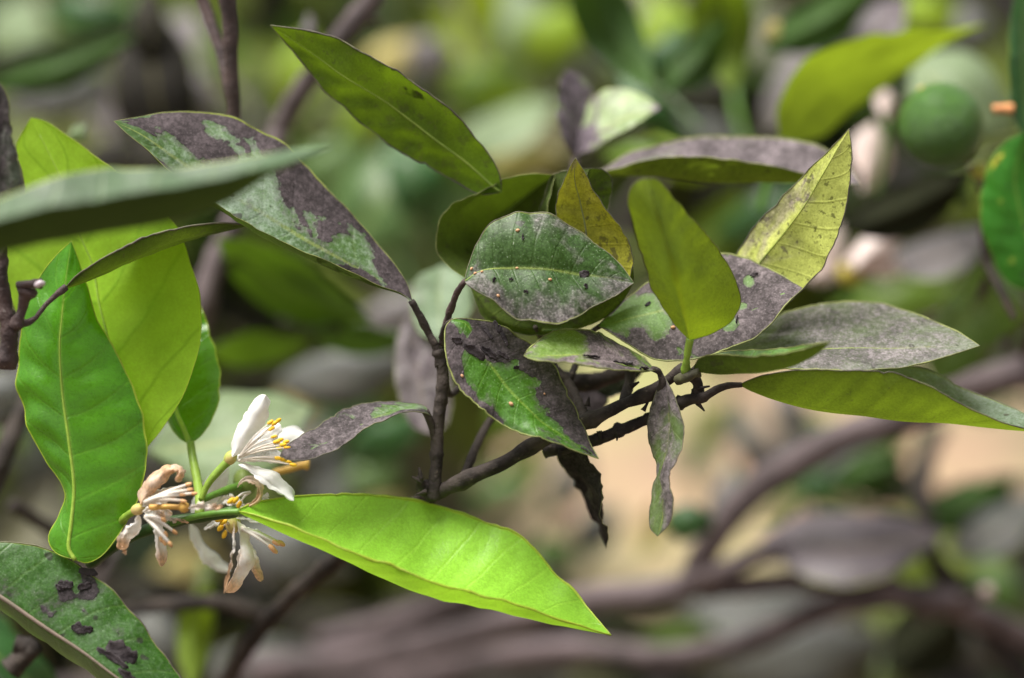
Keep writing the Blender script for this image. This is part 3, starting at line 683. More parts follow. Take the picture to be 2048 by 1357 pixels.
# long leaf at upper right, folded
leaf(CT, [(1130, 372), (1210, 352), (1300, 359), (1400, 363), (1500, 367), (1580, 369), (1640, 364), (1722, 371)],
     [(1200, 340), (1260, 305), (1330, 286), (1410, 272), (1500, 270), (1580, 278), (1640, 295), (1692, 328)],
     [(1200, 345), (1240, 334), (1300, 320), (1400, 315), (1500, 326), (1580, 340), (1640, 356), (1690, 368)],
     leaf_mat((.14, .16, .10), (.11, .16, .015), tr=.25, trc=(.28, .40, .02), dust=.5, rough=.5, soot=(.125, .105, .112), uspots=1.6, soft=.2), d=(34, 30), eA=12, eB=-8, quilt=.15, wav=.9, nv=60, bulge=-.05, rim=RIMY, rimr=.22, sbase=.75,
     stain=[(-.5, .3, .3, .1, -.4)], label='long purple-topped leaf crossing behind the yellow pointed tips at upper right')
# hanging leaf at the left of the stem
leaf(CT, [(862, 832), (848, 820), (800, 822), (750, 838), (700, 862), (650, 885), (600, 900), (560, 912)],
     [(845, 826), (800, 826), (760, 843), (712, 871), (665, 901), (620, 919), (580, 921)],
     [(845, 812), (792, 806), (732, 808), (682, 824), (640, 850), (592, 880), (570, 896)],
     leaf_mat((.12, .24, .05), (.08, .13, .015), dust=.7, dustc=(.28, .32, .28), rough=.42, speck=.4, soft=.06, soot=(.10, .084, .089)), d=(6, -6), eA=-3, eB=5, quilt=.15, wav=.8, nv=60, rim=RIMD, rimr=.2, bulge=.06, sbase=.80,
     stain=[(.2, .25, .8, .12, -.6), (.6, .1, .6, .1, -.3)], label='grey leaf drooping left over the white blossom')
stalk(CT, [(850, 822, 6), (862, 848, 7), (870, 880, 8)], 8, 9, BARK, 'petiole', 8, 14, .2)
# pale mauve leaf behind the stem
leaf(CT, [(860, 870), (845, 800), (835, 740), (828, 680), (822, 625)], [(820, 850), (795, 780), (790, 710), (800, 650)], [(895, 850), (905, 780), (890, 700), (862, 645)],
     MAUVE, d=(56, 66), quilt=0, wav=1., sbase=.4, nv=30, label='pale mauve blurred leaf behind the upright stem')
leaf(CT, [(885, 680), (880, 630), (878, 580), (885, 530)], [(845, 670), (822, 620), (832, 560)], [(915, 660), (945, 610), (925, 550)],
     leaf_mat((.14, .22, .11), (.12, .18, .08), dust=.6, dustc=(.22, .28, .21), tr=.2, rough=.5), d=(60, 72), quilt=0, nv=30, label='pale green blurred leaf behind the stem fork')
# twisted hanging leaf
leaf(CT, [(1330, 755), (1335, 800), (1338, 850), (1333, 900), (1322, 945), (1325, 985), (1326, 1030), (1315, 1073)],
     [(1350, 795), (1367, 850), (1364, 895), (1346, 935), (1338, 960), (1346, 1000), (1340, 1045)],
     [(1310, 790), (1296, 850), (1303, 905), (1314, 945), (1306, 980), (1299, 1020), (1300, 1055)],
     leaf_mat((.10, .16, .05), (.22, .28, .06), soot=(.13, .11, .115), tr=.22, undersoot=.7, soft=.3, rough=.45, uspots=.5), d=(0, -6), eA=-3, eB=3, quilt=.1, wav=.5, nv=60, rim=RIMD, rimr=.2, bulge=.15, sbase=.15,
     stain=[(0, .1, 2, .18, .8), (-.9, .72, .8, .2, 1.2), (.8, .4, .5, .4, .3)], label='narrow twisted leaf hanging below the right fork')
# shaded leaf, its shade put into a nearly black colour
leaf(CT, [(1120, 890), (1150, 920), (1180, 970), (1198, 1030), (1214, 1098)], [(1160, 898), (1196, 930), (1208, 975), (1204, 1010), (1214, 1050)], [(1116, 915), (1146, 958), (1178, 1010), (1198, 1060)],
     leaf_mat((.03, .03, .025), (.03, .028, .024), tr=.03, rough=.7, soot=(.03, .025, .026), dust=0., spec=.2), d=(10, 16), eA=-8, eB=8, sbase=.8, quilt=.1, wav=2.2, edge=.3, nv=40, rim=RIMD, label='shaded leaf, coloured blackish, hanging under the forked twig')
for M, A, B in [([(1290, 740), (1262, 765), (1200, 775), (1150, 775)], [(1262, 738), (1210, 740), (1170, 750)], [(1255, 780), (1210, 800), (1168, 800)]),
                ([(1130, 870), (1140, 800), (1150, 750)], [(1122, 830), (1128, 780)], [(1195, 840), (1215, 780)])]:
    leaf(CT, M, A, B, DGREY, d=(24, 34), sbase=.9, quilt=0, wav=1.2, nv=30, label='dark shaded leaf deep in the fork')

for q in [((1404, 722, 6), (1394, 734, 3), (1384, 745, 0)), ((1390, 738, -3), (1384, 742, -2), (1376, 750, 0)), ((904, 641, 0), (892, 652, 3), (884, 676, 7)), ((1310, 741, -2), (1320, 748, 0), (1326, 768, 2)), ((1200, 653, 8), (1180, 668, 14), (1165, 700, 20), (1140, 760, 14)), ((1070, 654, 10), (1090, 690, 16), (1112, 735, 16)), ((1132, 372, 34), (1100, 400, 34), (1080, 470, 30))]:
    stalk(CT, q, 5.5, 8, BARK, 'petiole', 8, 12, .2)
# curled flakes of dry soot film
def flake(par, grid, u, v, L, W, ang, lift, mat, seed):
    G, Nn = grid; nv, nc = G.shape[:2]
    i = int(v * (nv - 1)); j = int((u + 1) / 2 * (nc - 1))
    c, n = G[i, j], Nn[i, j]
    t = G[min(i + 1, nv - 1), j] - G[max(i - 1, 0), j]; t /= np.linalg.norm(t); b = np.cross(n, t)
    ca, sa = math.cos(ang), math.sin(ang); e1 = t * ca + b * sa; e2 = -t * sa + b * ca
    vv, ff = [], []
    nn, mm = 9, 5
    for a in range(nn):
        s = a / (nn - 1); wd = W * (math.sin(math.pi * min(1, s * .9 + .06)) ** .6) * (1 + .7 * nz(s * 6, seed))
        for k in range(mm):
            q = k / (mm - 1) - .5
            h = .12 + lift * (q + .5) ** 2 * (1 + nz(s * 4 + k, seed)) + .25 * nz(s * 5, seed + 3)
            vv.append(c + (e1 * (s - .5) * L + e2 * (q * wd + .25 * W * nz(s * 4, seed + 5))) * MM + n * max(.06, h) * MM)
    for a in range(nn - 1):
        for k in range(mm - 1): ff.append((a * mm + k, a * mm + k + 1, (a + 1) * mm + k + 1, (a + 1) * mm + k))
    o = mk('soot_flake', vv, ff, [mat], par)
    md = o.modifiers.new('thick', 'SOLIDIFY'); md.thickness = .00012
    return o
FLK = simple_mat('dry_soot_film', (.050, .040, .044), (.028, .022, .025), rough=.8, scale=300, bump=1., bdist=.0004, speck=(.2, .19, .2))
for (u, v, L, W, a, l) in [(.25, .22, 5.5, 1.6, .5, .9), (-.1, .27, 4.5, 1.1, .3, .8), (-.45, .2, 4, .7, -.4, .5), (-.7, .27, 5, .8, -.5, .5), (.6, .14, 2.5, 1.2, 1., .6), (-.3, .33, 3, .8, .2, .6), (-.85, .22, 3, .8, -.6, .6), (-.35, .42, 1.3, .7, 1., .6), (.1, .93, 2.5, .5, .1, .4)]:
    flake(C5, g5, u, v, L, W, a, l, FLK, u * 9 + v)
for (u, v, L, W, a, l) in [(-.3, .3, 3.6, .8, .1, .6), (-.2, .52, 4.2, .9, .3, .5), (-.6, .12, 2.4, 1., .1, .5), (.15, .22, 2., .9, .8, .5)]:
    flake(C6, g6, u, v, L, W, a, l, FLK, u * 7 + v)
for (u, v, L, W, a, l) in [(-.55, .76, 1.8, .8, .6, .5), (.5, .66, 2., .3, 1.2, .5), (-.3, .27, 1.5, .6, .3, .4)]:
    flake(C7, g7, u, v, L, W, a, l, FLK, u * 5 + v)
for (u, v, L, W, a, l) in [(.07, .72, 2.1, 1.6, .8, .5), (.3, .30, 1., .8, .2, .4), (.45, .2, 1.2, .6, 1.2, .4), (.56, .38, 1., .7, .2, .4), (-.5, .4, 1.6, .5, 1.4, .4), (.36, .72, 1.1, .8, 1.2, .4)]:
    flake(C3, g3, u, v, L, W, a, l, FLK, u * 5 + v)
# tan scale insects
SCA = simple_mat('scale_insect', (.62, .36, .20), (.45, .24, .12), rough=.6)
def scale(par, grid, u, v, r):
    G, Nn = grid; nv, nc = G.shape[:2]; i = int(v * (nv - 1)); j = int((u + 1) / 2 * (nc - 1))
    g = Geo(); g.ball(G[i, j] + Nn[i, j] * r * .3 * MM, r * MM, 0, 8, 6, G[min(i + 1, nv - 1), j] - G[i, j], 1.3)
    g.build('scale_insect', [SCA], par)
for u, v, r in [(-.62, .38, .35), (-.45, .08, .3), (.22, .52, .32), (.02, .33, .26), (.8, .22, .3), (.05, .08, .3), (.1, .13, .26)]: scale(C3, g3, u, v, r)
for u, v, r in [(.3, .52, .42), (.8, .3, .3), (-.5, .6, .2)]: scale(C5, g5, u, v, r)
for u, v, r in [(.4, .37, .4)]: scale(C7, g7, u, v, r)

# ------------------------------------------------------------ small twig at the left edge
LT = thing('bare_twig', 'dark twig with a knobbly bud at the left edge', 'twig', (10, 690, -6))
stalk(LT, [(-14, 380, -10), (-4, 480, -8), (2, 560, -8), (10, 620, -8), (18, 660, -8), (14, 735, -6)], 16, 19, BARKD, 'stem', 12, 44, .35, knots=kn((.7, 6), (.95, 6)))
stalk(LT, [(20, 665, -8), (38, 650, -8), (58, 645, -7), (74, 634, -6)], 13, 5, BARKD, 'spur', 9, 16, .3)
stalk(LT, [(28, 655, -9), (42, 625, -10), (48, 600, -11), (56, 575, -12)], 13, 12, BARKD, 'bud', 10, 22, .45, knots=((.15, 3, .08), (.45, -2, .06), (.9, 8, .1)))
stalk(LT, [(36, 572, -12), (56, 570, -13), (84, 568, -12)], 8, 11, BARKD, 'bud_scale', 9, 14, .5)
stalk(LT, [(74, 572, -14), (80, 567, -15), (86, 568, -14)], 8, 7, simple_mat('pale_resin', (.60, .52, .56), (.4, .3, .34), rough=.3), 'resin_drop', 9, 6, .2)
stalk(LT, [(72, 636, -6), (90, 612, -4), (112, 590, -3), (132, 574, -2)], 5, 8, BARKD, 'petiole', 9, 18, .3)
leaf(LT, [(126, 580), (164, 566), (205, 545), (256, 520), (306, 497), (356, 478), (405, 465), (455, 457), (503, 451)],
     [(160, 552), (200, 527), (250, 500), (300, 477), (350, 462), (400, 453), (450, 449)],
     [(157, 548), (196, 523), (246, 496), (297, 473), (348, 458), (399, 450), (450, 447)],
     OLIVED, d=(-2, 6), eA=10, eB=-6, quilt=.1, wav=.6, edge=.5, rim=RIMD, rimr=.3, swap=False, bulge=-.2, label='narrow leaf seen edge-on running from the left twig')
leaf(LT, [(-30, 560), (-20, 480), (-8, 400), (-6, 320), (-10, 240), (-20, 140)], [(-70, 480), (-80, 380), (-70, 260)],
     [(20, 480), (48, 420), (50, 368), (38, 318), (24, 272), (20, 230), (10, 185)],
     leaf_mat((.035, .05, .03), (.05, .06, .03), soot=(.055, .047, .050), dust=.2, rough=.5, tr=.05, soft=.3), d=(-16, -20), sbase=.5, quilt=.2, wav=1.2, edge=.6, rim=RIMD, label='dark sooty leaf hanging at the very left edge')

# ------------------------------------------------------------ out of focus leaf across the foreground
FT = thing('foreground_sprig', 'blurred folded leaf on its twig crossing the foreground from the left edge', 'sprig', (-260, 560, -70))
stalk(FT, [(-420, 700, -70), (-300, 590, -70), (-180, 515, -72)], 14, 8, BARK, 'stem')
leaf(FT, [(-190, 520), (-100, 518), (0, 508), (100, 487), (200, 470), (300, 453), (400, 428), (470, 397), (540, 352), (664, 294)],
     [(-100, 430), (0, 398), (60, 374), (130, 350), (220, 333), (300, 334), (400, 328), (500, 314), (600, 296)],
     [(-100, 470), (0, 442), (100, 414), (250, 388), (400, 368), (500, 346), (600, 316)],
     leaf_mat((.06, .11, .05), (.018, .036, .004), tr=.05, trc=(.10, .16, .01), dust=.8, dustc=(.075, .12, .06), rough=.38, spec=.3), d=(-76, -58), eA=14, eB=-9, quilt=.1, wav=.8, bulge=-.05, label='blurred folded leaf, grey-green on top and dark below')

# ------------------------------------------------------------ leaf in the lower left corner
BL = thing('corner_sprig', 'sprig in the lower left corner with a grey-green leaf carrying black soot flakes', 'sprig', (-120, 1120, -8))
stalk(BL, [(-260, 1090, 0), (-180, 1100, -4), (-110, 1130, -6)], 12, 8, BARK, 'stem')
H, gH = leaf(BL, [(-110, 1130), (-60, 1160), (0, 1196), (60, 1236), (130, 1285), (200, 1333), (260, 1378), (320, 1440), (400, 1540)],
     [(-60, 1095), (0, 1084), (62, 1090), (130, 1114), (190, 1150), (226, 1182), (262, 1222), (286, 1248), (312, 1292), (334, 1316), (362, 1362), (392, 1430)],
     [(-66, 1164), (-6, 1201), (54, 1241), (124, 1291), (194, 1340), (254, 1386), (315, 1446)],
     leaf_mat((.045, .15, .015), (.05, .09, .02), dust=.55, dustc=(.14, .19, .13), rough=.38, speck=.4, soft=.05, spots=.3, soot=(.055, .045, .05), vein=.3), d=(-4, -14), eA=6, eB=30, quilt=.35, nq=9, wav=.9, nv=90, na=14, rim=RIMD, rimr=.2, bulge=.06, sbase=-.05,
     mid=simple_mat('brown_vein', (.20, .15, .12), (.13, .12, .08), rough=.6), midr=.55,
     stain=[(-.93, .40, .08, .03, 1.2), (-.75, .42, .12, .025, 1.), (-.6, .36, .1, .025, 1.1), (-.2, .33, .1, .03, .35), (-.5, .44, .05, .02, .7), (-.3, .3, .3, .15, .15), (-.1, .12, .4, .1, .3), (-.6, .55, .04, .02, .6)], label='grey-green leaf in the lower left corner with peeling black flakes')
for (u, v, L, W, a, l) in [(-.28, .47, 4.6, 2.3, .5, .7), (-.3, .60, 7., 4.2, .2, 1.8), (-.16, .585, 8., 1.4, .1, .8), (-.14, .665, 6.5, 1.5, .0, .8), (-.93, .40, 4, 1.8, .5, .5), (-.78, .41, 3., 1.6, 1., .5), (-.62, .365, 3.2, 2., .6, .5), (-.55, .35, 2, 1, 0, .5)]:
    flake(H, gH, u, v, L, W, a, l, FLK, u * 11 + v * 3)

# ------------------------------------------------------------ background shoots, all out of focus
K = {
 'green': leaf_mat((.07, .16, .018), (.06, .11, .012), tr=.22, dust=.3, veins=8., vein=.2, rough=.36),
 'deep': leaf_mat((.025, .085, .02), (.035, .08, .012), tr=.12, vein=.1, rough=.4),
 'olive': leaf_mat((.10, .18, .02), (.10, .155, .012), tr=.28, trc=(.24, .36, .012), vein=.2, rough=.45),
 'lime': leaf_mat((.26, .40, .03), (.28, .38, .03), tr=.4, trc=(.55, .70, .03), vein=.1, rough=.45),
 'grey': leaf_mat((.15, .135, .142), (.12, .12, .10), dust=.4, dustc=(.19, .18, .18), tr=.1, rough=.5, spec=.35),
 'slate': leaf_mat((.095, .10, .095), (.07, .08, .06), dust=.4, dustc=(.13, .135, .13), tr=.08, rough=.52, spec=.35),
 'pale': leaf_mat((.17, .24, .12), (.17, .23, .09), dust=.6, dustc=(.25, .30, .21), tr=.25, rough=.5, spec=.3),
 'plum': leaf_mat((.075, .062, .070), (.07, .06, .05), dust=.3, dustc=(.12, .10, .115), tr=.05, rough=.5, spec=.4),
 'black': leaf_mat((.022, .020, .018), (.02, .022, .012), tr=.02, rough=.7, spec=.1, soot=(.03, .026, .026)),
 'teal': leaf_mat((.07, .15, .035), (.08, .12, .025), dust=.5, dustc=(.17, .21, .11), tr=.15, rough=.4),
 'straw': leaf_mat((.50, .44, .17), (.46, .40, .15), tr=.3, trc=(.6, .5, .2), rough=.6),
}
def bleaf(par, x, y, L, W, ang, d, kind, roll=0, pitch=0, side='top', label=None, bend=.06):
    """blurred leaf: centre, length and width in photo pixels, direction of the tip, depth, roll = depth difference of its margins (mm)"""
    a = math.radians(ang); dx, dy = math.cos(a), -math.sin(a); nx, ny = dy, -dx      # image left of the direction
    M, A, B = [], [], []
    for i in range(6):
        t = i / 5 - .5
        o = bend * L * (1 - 4 * t * t)
        M.append((x + dx * L * t - nx * o, y + dy * L * t - ny * o, d + pitch * t * 2 + (1 if side == 'top' else -1) * L * .05 * 4 * t * t))
    for i in range(1, 5):
        f = (.70, 1., .93, .56)[i - 1] * W / 2
        A.append((M[i][0] + nx * f, M[i][1] + ny * f, M[i][2] + roll + W * .03))
        B.append((M[i][0] - nx * f, M[i][1] - ny * f, M[i][2] - roll + W * .03))
    if side == 'under': A, B = B, A
    o, g = leaf(par, M, A, B, K[kind], nv=26, na=5, quilt=0, wav=1.0, edge=.5, bulge=.16, label=label)
    return o

def shoot(name, label, cat, at, twig=None, leaves=(), mat=BARKM, group=None):
    t = thing(name, label, cat, at, group)
    for tw in (twig or []):
        pts, r0, r1 = tw[:3]
        stalk(t, pts, r0, r1, tw[3] if len(tw) > 3 else mat, 'stem', 10, 34, .2, seed=pts[0][0] * .01)
    for lv in leaves: bleaf(t, *lv[:7], **(lv[7] if len(lv) > 7 else {}))
    return t
D = dict
# brown twig pair at the top left
shoot('twin_twig', 'two dark brown twigs side by side rising out of the top edge left of centre', 'twig', (466, 240, 32),
      [([(388, -60, 40), (412, 20, 40), (436, 90, 38), (452, 150, 36), (460, 200, 34)], 15, 10, BARKD),
       ([(446, -60, 26), (458, 20, 28), (460, 60, 29), (462, 120, 30), (466, 200, 32), (470, 300, 36), (474, 420, 50)], 19, 12, BARKD)])
# mauve branch behind the mottled leaf
shoot('mauve_branch', 'blurred mauve branch running down from the top edge behind the mottled leaf', 'branch', (405, 640, 110),
      [([(770, -60, 96), (735, 10, 98), (690, 66, 100), (640, 130, 104), (595, 195, 110), (560, 260, 114)], 25, 24),
       ([(690, 66, 100), (720, 45, 100), (760, 40, 100)], 12, 8), ([(560, 260, 114), (520, 350, 114), (470, 440, 112), (425, 540, 110), (405, 620, 110), (380, 720, 120)], 24, 30)],
      [(610, 70, 90, 30, 80, 110, 'grey')])
# left side
shoot('left_dark_branch', 'blurred dark branch rising along the lower left edge behind the hanging leaf', 'branch', (-20, 980, 60),
      [([(-60, 1060, 60), (0, 930, 60), (30, 860, 64), (70, 770, 70), (90, 700, 80)], 24, 22, BARK), ([(20, 1010, 90), (120, 1070, 100), (200, 1120, 110)], 16, 18, BARK)],
      [(10, 790, 180, 110, 20, 110, 'slate'), (10, 1300, 320, 130, -40, 60, 'deep', D(roll=8)), (20, 850, 130, 70, -60, 140, 'pale')])
shoot('low_dark_branch', 'blurred blackish branch forking below the blossoms', 'branch', (540, 1230, 80),
      [([(230, 1222, 90), (330, 1212, 86), (430, 1204, 82), (500, 1220, 80), (545, 1232, 80)], 14, 22, BARK), ([(545, 1232, 78), (520, 1260, 84), (470, 1330, 95), (440, 1420, 110)], 22, 22, BARK),
       ([(415, 1130, 150), (408, 1210, 145), (400, 1300, 140), (380, 1420, 140)], 24, 28, simple_mat('olive_stem', (.075, .10, .02), (.05, .07, .015))), ([(30, 1290, 30), (60, 1300, 30), (20, 1340, 30)], 22, 26, BARK)],
      [(400, 1270, 220, 70, -100, 110, 'olive', D(side='under')), (590, 1100, 260, 120, -20, 190, 'slate')])
# green leaves behind the mottled leaf
shoot('shaded_sprig', 'blurred sprig of dark olive leaves between the mottled leaf and the blossoms', 'sprig', (780, 660, 150),
      [([(900, 640, 140), (780, 660, 150), (640, 655, 150), (560, 640, 150)], 9, 7, BARK)],
      [(590, 560, 360, 120, -28, 110, 'green', D(side='under', roll=-12)), (520, 685, 230, 70, 10, 130, 'green', D(side='under', roll=-10)), (720, 670, 220, 65, -6, 120, 'deep', D(side='under', roll=-12)),
       (690, 740, 300, 110, 10, 170, 'slate'), (460, 860, 340, 190, 15, 70, 'pale', D(roll=14)), (770, 870, 200, 90, 30, 190, 'deep')])
# blue green foliage in the centre
shoot('shadow_sprig', 'blurred sprig of cool green leaves seen between the olive leaf and the mottled leaf', 'sprig', (760, 430, 240),
      [([(860, 640, 220), (800, 520, 230), (740, 400, 240), (700, 260, 250)], 8, 6, GSTEMD)],
      [(740, 400, 300, 170, 60, 230, 'teal', D(roll=10)), (830, 500, 300, 170, 100, 250, 'teal', D(roll=20)), (660, 330, 210, 120, 40, 300, 'green'), (820, 370, 200, 120, 120, 210, 'deep'), (640, 480, 180, 80, -30, 200, 'green'), (800, 620, 220, 90, 20, 200, 'grey')])
# top left foliage
shoot('upper_left_sprig', 'very blurred sprig of grey and green leaves in the top left corner', 'sprig', (180, 200, 330),
      [([(-60, 260, 340), (120, 200, 330), (300, 150, 330), (360, 40, 330)], 12, 10, BARKM)],
      [(30, 60, 160, 120, 60, 330, 'pale', D(roll=20)), (130, 140, 300, 110, -12, 320, 'olive', D(side='under')), (220, 40, 260, 110, 10, 300, 'green'), (240, 200, 200, 120, -20, 330, 'grey', D(roll=18)), (335, 190, 380, 170, -80, 170, 'black'), (90, 110, 360, 90, 14, 200, 'black', D(side='under')), (220, 330, 300, 130, 20, 220, 'black'),  # black leaves put in for unlit gaps, the pale one for a highlight
       (120, 180, 260, 90, 15, 300, 'slate'), (350, 80, 150, 90, 50, 300, 'grey', D(roll=20)), (410, 190, 230, 60, -65, 190, 'grey'), (310, 70, 200, 80, -85, 170, 'black'), (190, 20, 220, 80, -8, 260, 'deep'), (120, 120, 330, 70, 18, 150, 'deep', D(side='under')), (330, 330, 200, 80, -60, 160, 'black'), (150, 265, 60, 26, 40, 60, 'pale')])
# pale leaves top centre
shoot('upper_middle_sprig', 'very blurred sprig of pale and lime leaves at the top middle', 'sprig', (960, 150, 320),
      [([(1100, 420, 300), (1040, 300, 310), (960, 150, 330), (900, -40, 350)], 10, 8, BARKM)],
      [(930, 40, 260, 130, 80, 380, 'lime', D(side='under')), (1040, 70, 240, 120, 100, 340, 'pale'), (1010, 250, 230, 80, 25, 230, 'pale', D(roll=16)), (960, 170, 160, 110, 20, 300, 'olive'), (1110, 60, 180, 110, 30, 330, 'lime'),
       (860, 110, 130, 90, -10, 300, 'grey'), (770, 120, 150, 80, 40, 300, 'straw'), (1050, 320, 180, 70, 10, 250, 'straw'), (1030, 200, 130, 70, -30, 260, 'olive', D(side='under')), (720, 230, 160, 70, 60, 300, 'lime'), (590, 140, 160, 90, 70, 300, 'lime')])
# mottled pair behind the centre
MOT = leaf_mat((.22, .32, .12), (.14, .16, .06), dust=.6, dustc=(.40, .46, .30), tr=.15, soot=(.13, .105, .125), soft=.05)
mp = thing('mottled_sprig', 'blurred sprig with two half-sooty leaves above the yellow pointed leaf', 'sprig', (1150, 320, 60))
stalk(mp, [(1150, 318, 60), (1140, 380, 58), (1120, 430, 50)], 7, 8, BARKM, 'stem')
leaf(mp, [(1150, 318), (1150, 250), (1145, 190), (1134, 138)], [(1128, 290), (1116, 230), (1114, 170)], [(1185, 290), (1198, 230), (1178, 165)], MOT, d=(60, 64), eA=-6, eB=6, quilt=0, wav=.8, sbase=.8, nv=30, stain=[(.8, .6, .4, .2, -.4)], label='left leaf of the pair, mostly sooty')
leaf(mp, [(1150, 312), (1190, 272), (1240, 240), (1322, 216)], [(1150, 250), (1192, 192), (1240, 176), (1290, 192)], [(1190, 296), (1240, 268), (1290, 236)], MOT, d=(60, 54), eA=8, eB=-4, quilt=0, wav=.8, sbase=.2, nv=30, stain=[(0, .15, 1.2, .2, .8), (.2, 1., 1, .1, .5)], label='right leaf of the pair, pale green and pointed')
# top right sprigs
shoot('upper_right_sprig', 'blurred sprig of dark and mid green leaves hanging from the top edge right of centre', 'sprig', (1470, 170, 200),
      [([(1500, 320, 190), (1475, 230, 195), (1466, 165, 200), (1470, 40, 210)], 8, 7, GSTEM), ([(1250, 150, 170), (1330, 190, 160), (1400, 260, 150)], 8, 7, GSTEMD)],
      [(1235, 40, 330, 120, -62, 120, 'deep', D(side='under')), (1390, 110, 200, 90, 50, 130, 'deep', D(side='under')), (1460, 60, 250, 130, -88, 150, 'olive', D(side='under')), (1345, 70, 180, 110, -60, 230, 'lime'), (1330, 110, 150, 80, 60, 180, 'deep'), (1640, 30, 260, 110, 30, 150, 'deep', D(side='under')), (1740, 60, 200, 100, 40, 150, 'plum', D(roll=12)), (1580, 160, 240, 85, 65, 170, 'grey', D(roll=12)),
       (1320, 220, 260, 46, -42, 130, 'deep'), (1400, 160, 170, 70, 20, 200, 'slate'), (1440, 270, 190, 80, -20, 240, 'slate'), (1370, 310, 180, 70, -10, 260, 'lime'), (1450, 200, 200, 90, -70, 260, 'black'), (1560, 420, 300, 120, 20, 220, 'deep'), (1420, 480, 260, 120, 60, 260, 'olive', D(side='under')), (1300, 300, 200, 60, 5, 110, 'olive'), (1480, 20, 130, 60, 10, 270, 'pale'), (1545, 60, 44, 30, 60, 130, 'straw')])
shoot('right_olive_sprig', 'sprig with a large blurred olive leaf pointing to the upper right corner', 'sprig', (1560, 290, 90),
      [([(1520, 420, 92), (1545, 340, 92), (1560, 280, 90)], 9, 8, GSTEM)], ())
ro = bpy.data.objects['right_olive_sprig']
leaf(ro, [(1560, 288), (1610, 210), (1680, 150), (1770, 110), (1870, 78), (1975, 48)], [(1556, 215), (1600, 130), (1680, 88), (1780, 68), (1885, 60)], [(1640, 275), (1705, 220), (1780, 165), (1850, 115), (1910, 76)], leaf_mat((.15, .26, .02), (.14, .205, .015), tr=.32, trc=(.34, .47, .02), vein=.2, rough=.45), swap=True, d=(84, 96), eA=-10, eB=10, quilt=.2, nv=40, wav=1.)
# fruiting branch at the right edge
FR = thing('fruiting_branch', 'blurred branch at the right edge carrying a small green citrus fruit and oval green leaves', 'branch', (1975, 470, 75))
FRM = simple_mat('green_citrus_peel', (.055, .16, .010), (.04, .12, .008), rough=.36, scale=420, bump=1., bdist=.0014, spec=.5)
FRM.node_tree.nodes['Principled BSDF'].inputs['Coat Weight'].default_value = .12; FRM.node_tree.nodes['Principled BSDF'].inputs['Coat Roughness'].default_value = .42
FRP = simple_mat('pale_citrus_peel', (.20, .32, .14), (.15, .26, .10), rough=.32, scale=900, bump=.8, bdist=.0006, spec=.6)
def fruit(x, y, r, d, mat, label, ang=60):
    g = Geo(); k = PX * (.6 + d * MM)
    up = Rv * math.cos(math.radians(ang)) + Uv * math.sin(math.radians(ang))
    g.ball(P(x, y, d), r * k, 0, 48, 32, up, 1.03)
    o = g.build('fruit', [mat], FR); o['label'] = label
    c = P(x, y, d) + up * r * k * 1.0
    h = Geo(); h.ball(c, r * k * .10, 0, 10, 6, up, .6); h.build('stylar_scar', [STY], o)
    return o
fruit(1882, 252, 84, 62, FRM, 'small round green fruit', 118)
stalk(FR, [(1840, 640, 130), (1950, 600, 90), (1975, 540, 80), (1968, 470, 76), (1975, 400, 76), (1940, 330, 74)], 9, 9, BARKD, 'stem', 9, 30, .3, knots=kn((.4, 4), (.6, 4)))
stalk(FR, [(2030, 640, 60), (1990, 560, 64), (1968, 520, 70)], 8, 8, BARKD, 'stem', 8, 20, .3)
bleaf(FR, 1925, 190, 250, 190, -35, 130, 'pale', roll=10)
g = Geo(); g.ball(P(1959, 341, 66), 18 * PX * .66, 0, 16, 10, Uv, 1.); o = g.build('small_fruitlet', [simple_mat('yellow_fruitlet', (.55, .50, .08), (.45, .42, .08), rough=.4)], FR)
stalk(FR, [(1986, 219, 60), (2004, 218, 60), (2026, 219, 60)], 11, 12, simple_mat('orange_stub', (.75, .32, .12), (.6, .25, .1), rough=.5), 'dried_stub', 9, 8, .2)
KG = leaf_mat((.035, .17, .015), (.05, .14, .015), tr=.2, trc=(.1, .35, .02), spots=.2, vein=.15, rough=.33, soot=(.45, .42, .05), soft=.1)
leaf(FR, [(2075, 590), (2060, 500), (2040, 420), (2030, 350), (2050, 265)], [(2010, 560), (1968, 470), (1962, 400), (1975, 330), (2010, 285)], [(2120, 540), (2130, 420), (2110, 310)], KG, d=(52, 48), eA=2, eB=6, nv=40, quilt=.3, wav=.8, sbase=-.2, stain=[(-.75, .8, .12, .05, 1.2)], label='rounded bright green leaf with a yellow blemish at the right edge')
leaf(FR, [(2060, 300), (2050, 200), (2045, 100), (2050, -60)], [(2025, 230), (2018, 120), (2020, 30)], [(2100, 230), (2110, 100), (2090, 0)], K['deep'], d=(60, 60), nv=30, quilt=0)
leaf(FR, [(1870, 770), (1890, 700), (1930, 640), (1975, 590), (1960, 520)], [(1850, 700), (1880, 620), (1930, 560)], [(1940, 740), (2000, 680), (2050, 640), (2030, 610), (1990, 565)], K['green'], d=(110, 76), eA=6, eB=-6, nv=40, quilt=.2, label='broad blurred green leaf below the rounded one')
for lv in [(1815, 400, 290, 110, 25, 120, 'black', D(side='under')), (1880, 500, 240, 80, 18, 150, 'grey', D(roll=14)), (1790, 600, 280, 110, 15, 260, 'olive'), (1840, 180, 120, 60, 60, 180, 'grey'), (1950, 60, 120, 70, -60, 260, 'slate'), (1860, 20, 150, 80, -20, 300, 'lime'),
           (1920, 370, 90, 60, -60, 130, 'green'), (1980, 600, 200, 80, -70, 160, 'slate')]:
    bleaf(FR, *lv[:7], **(lv[7] if len(lv) > 7 else {}))
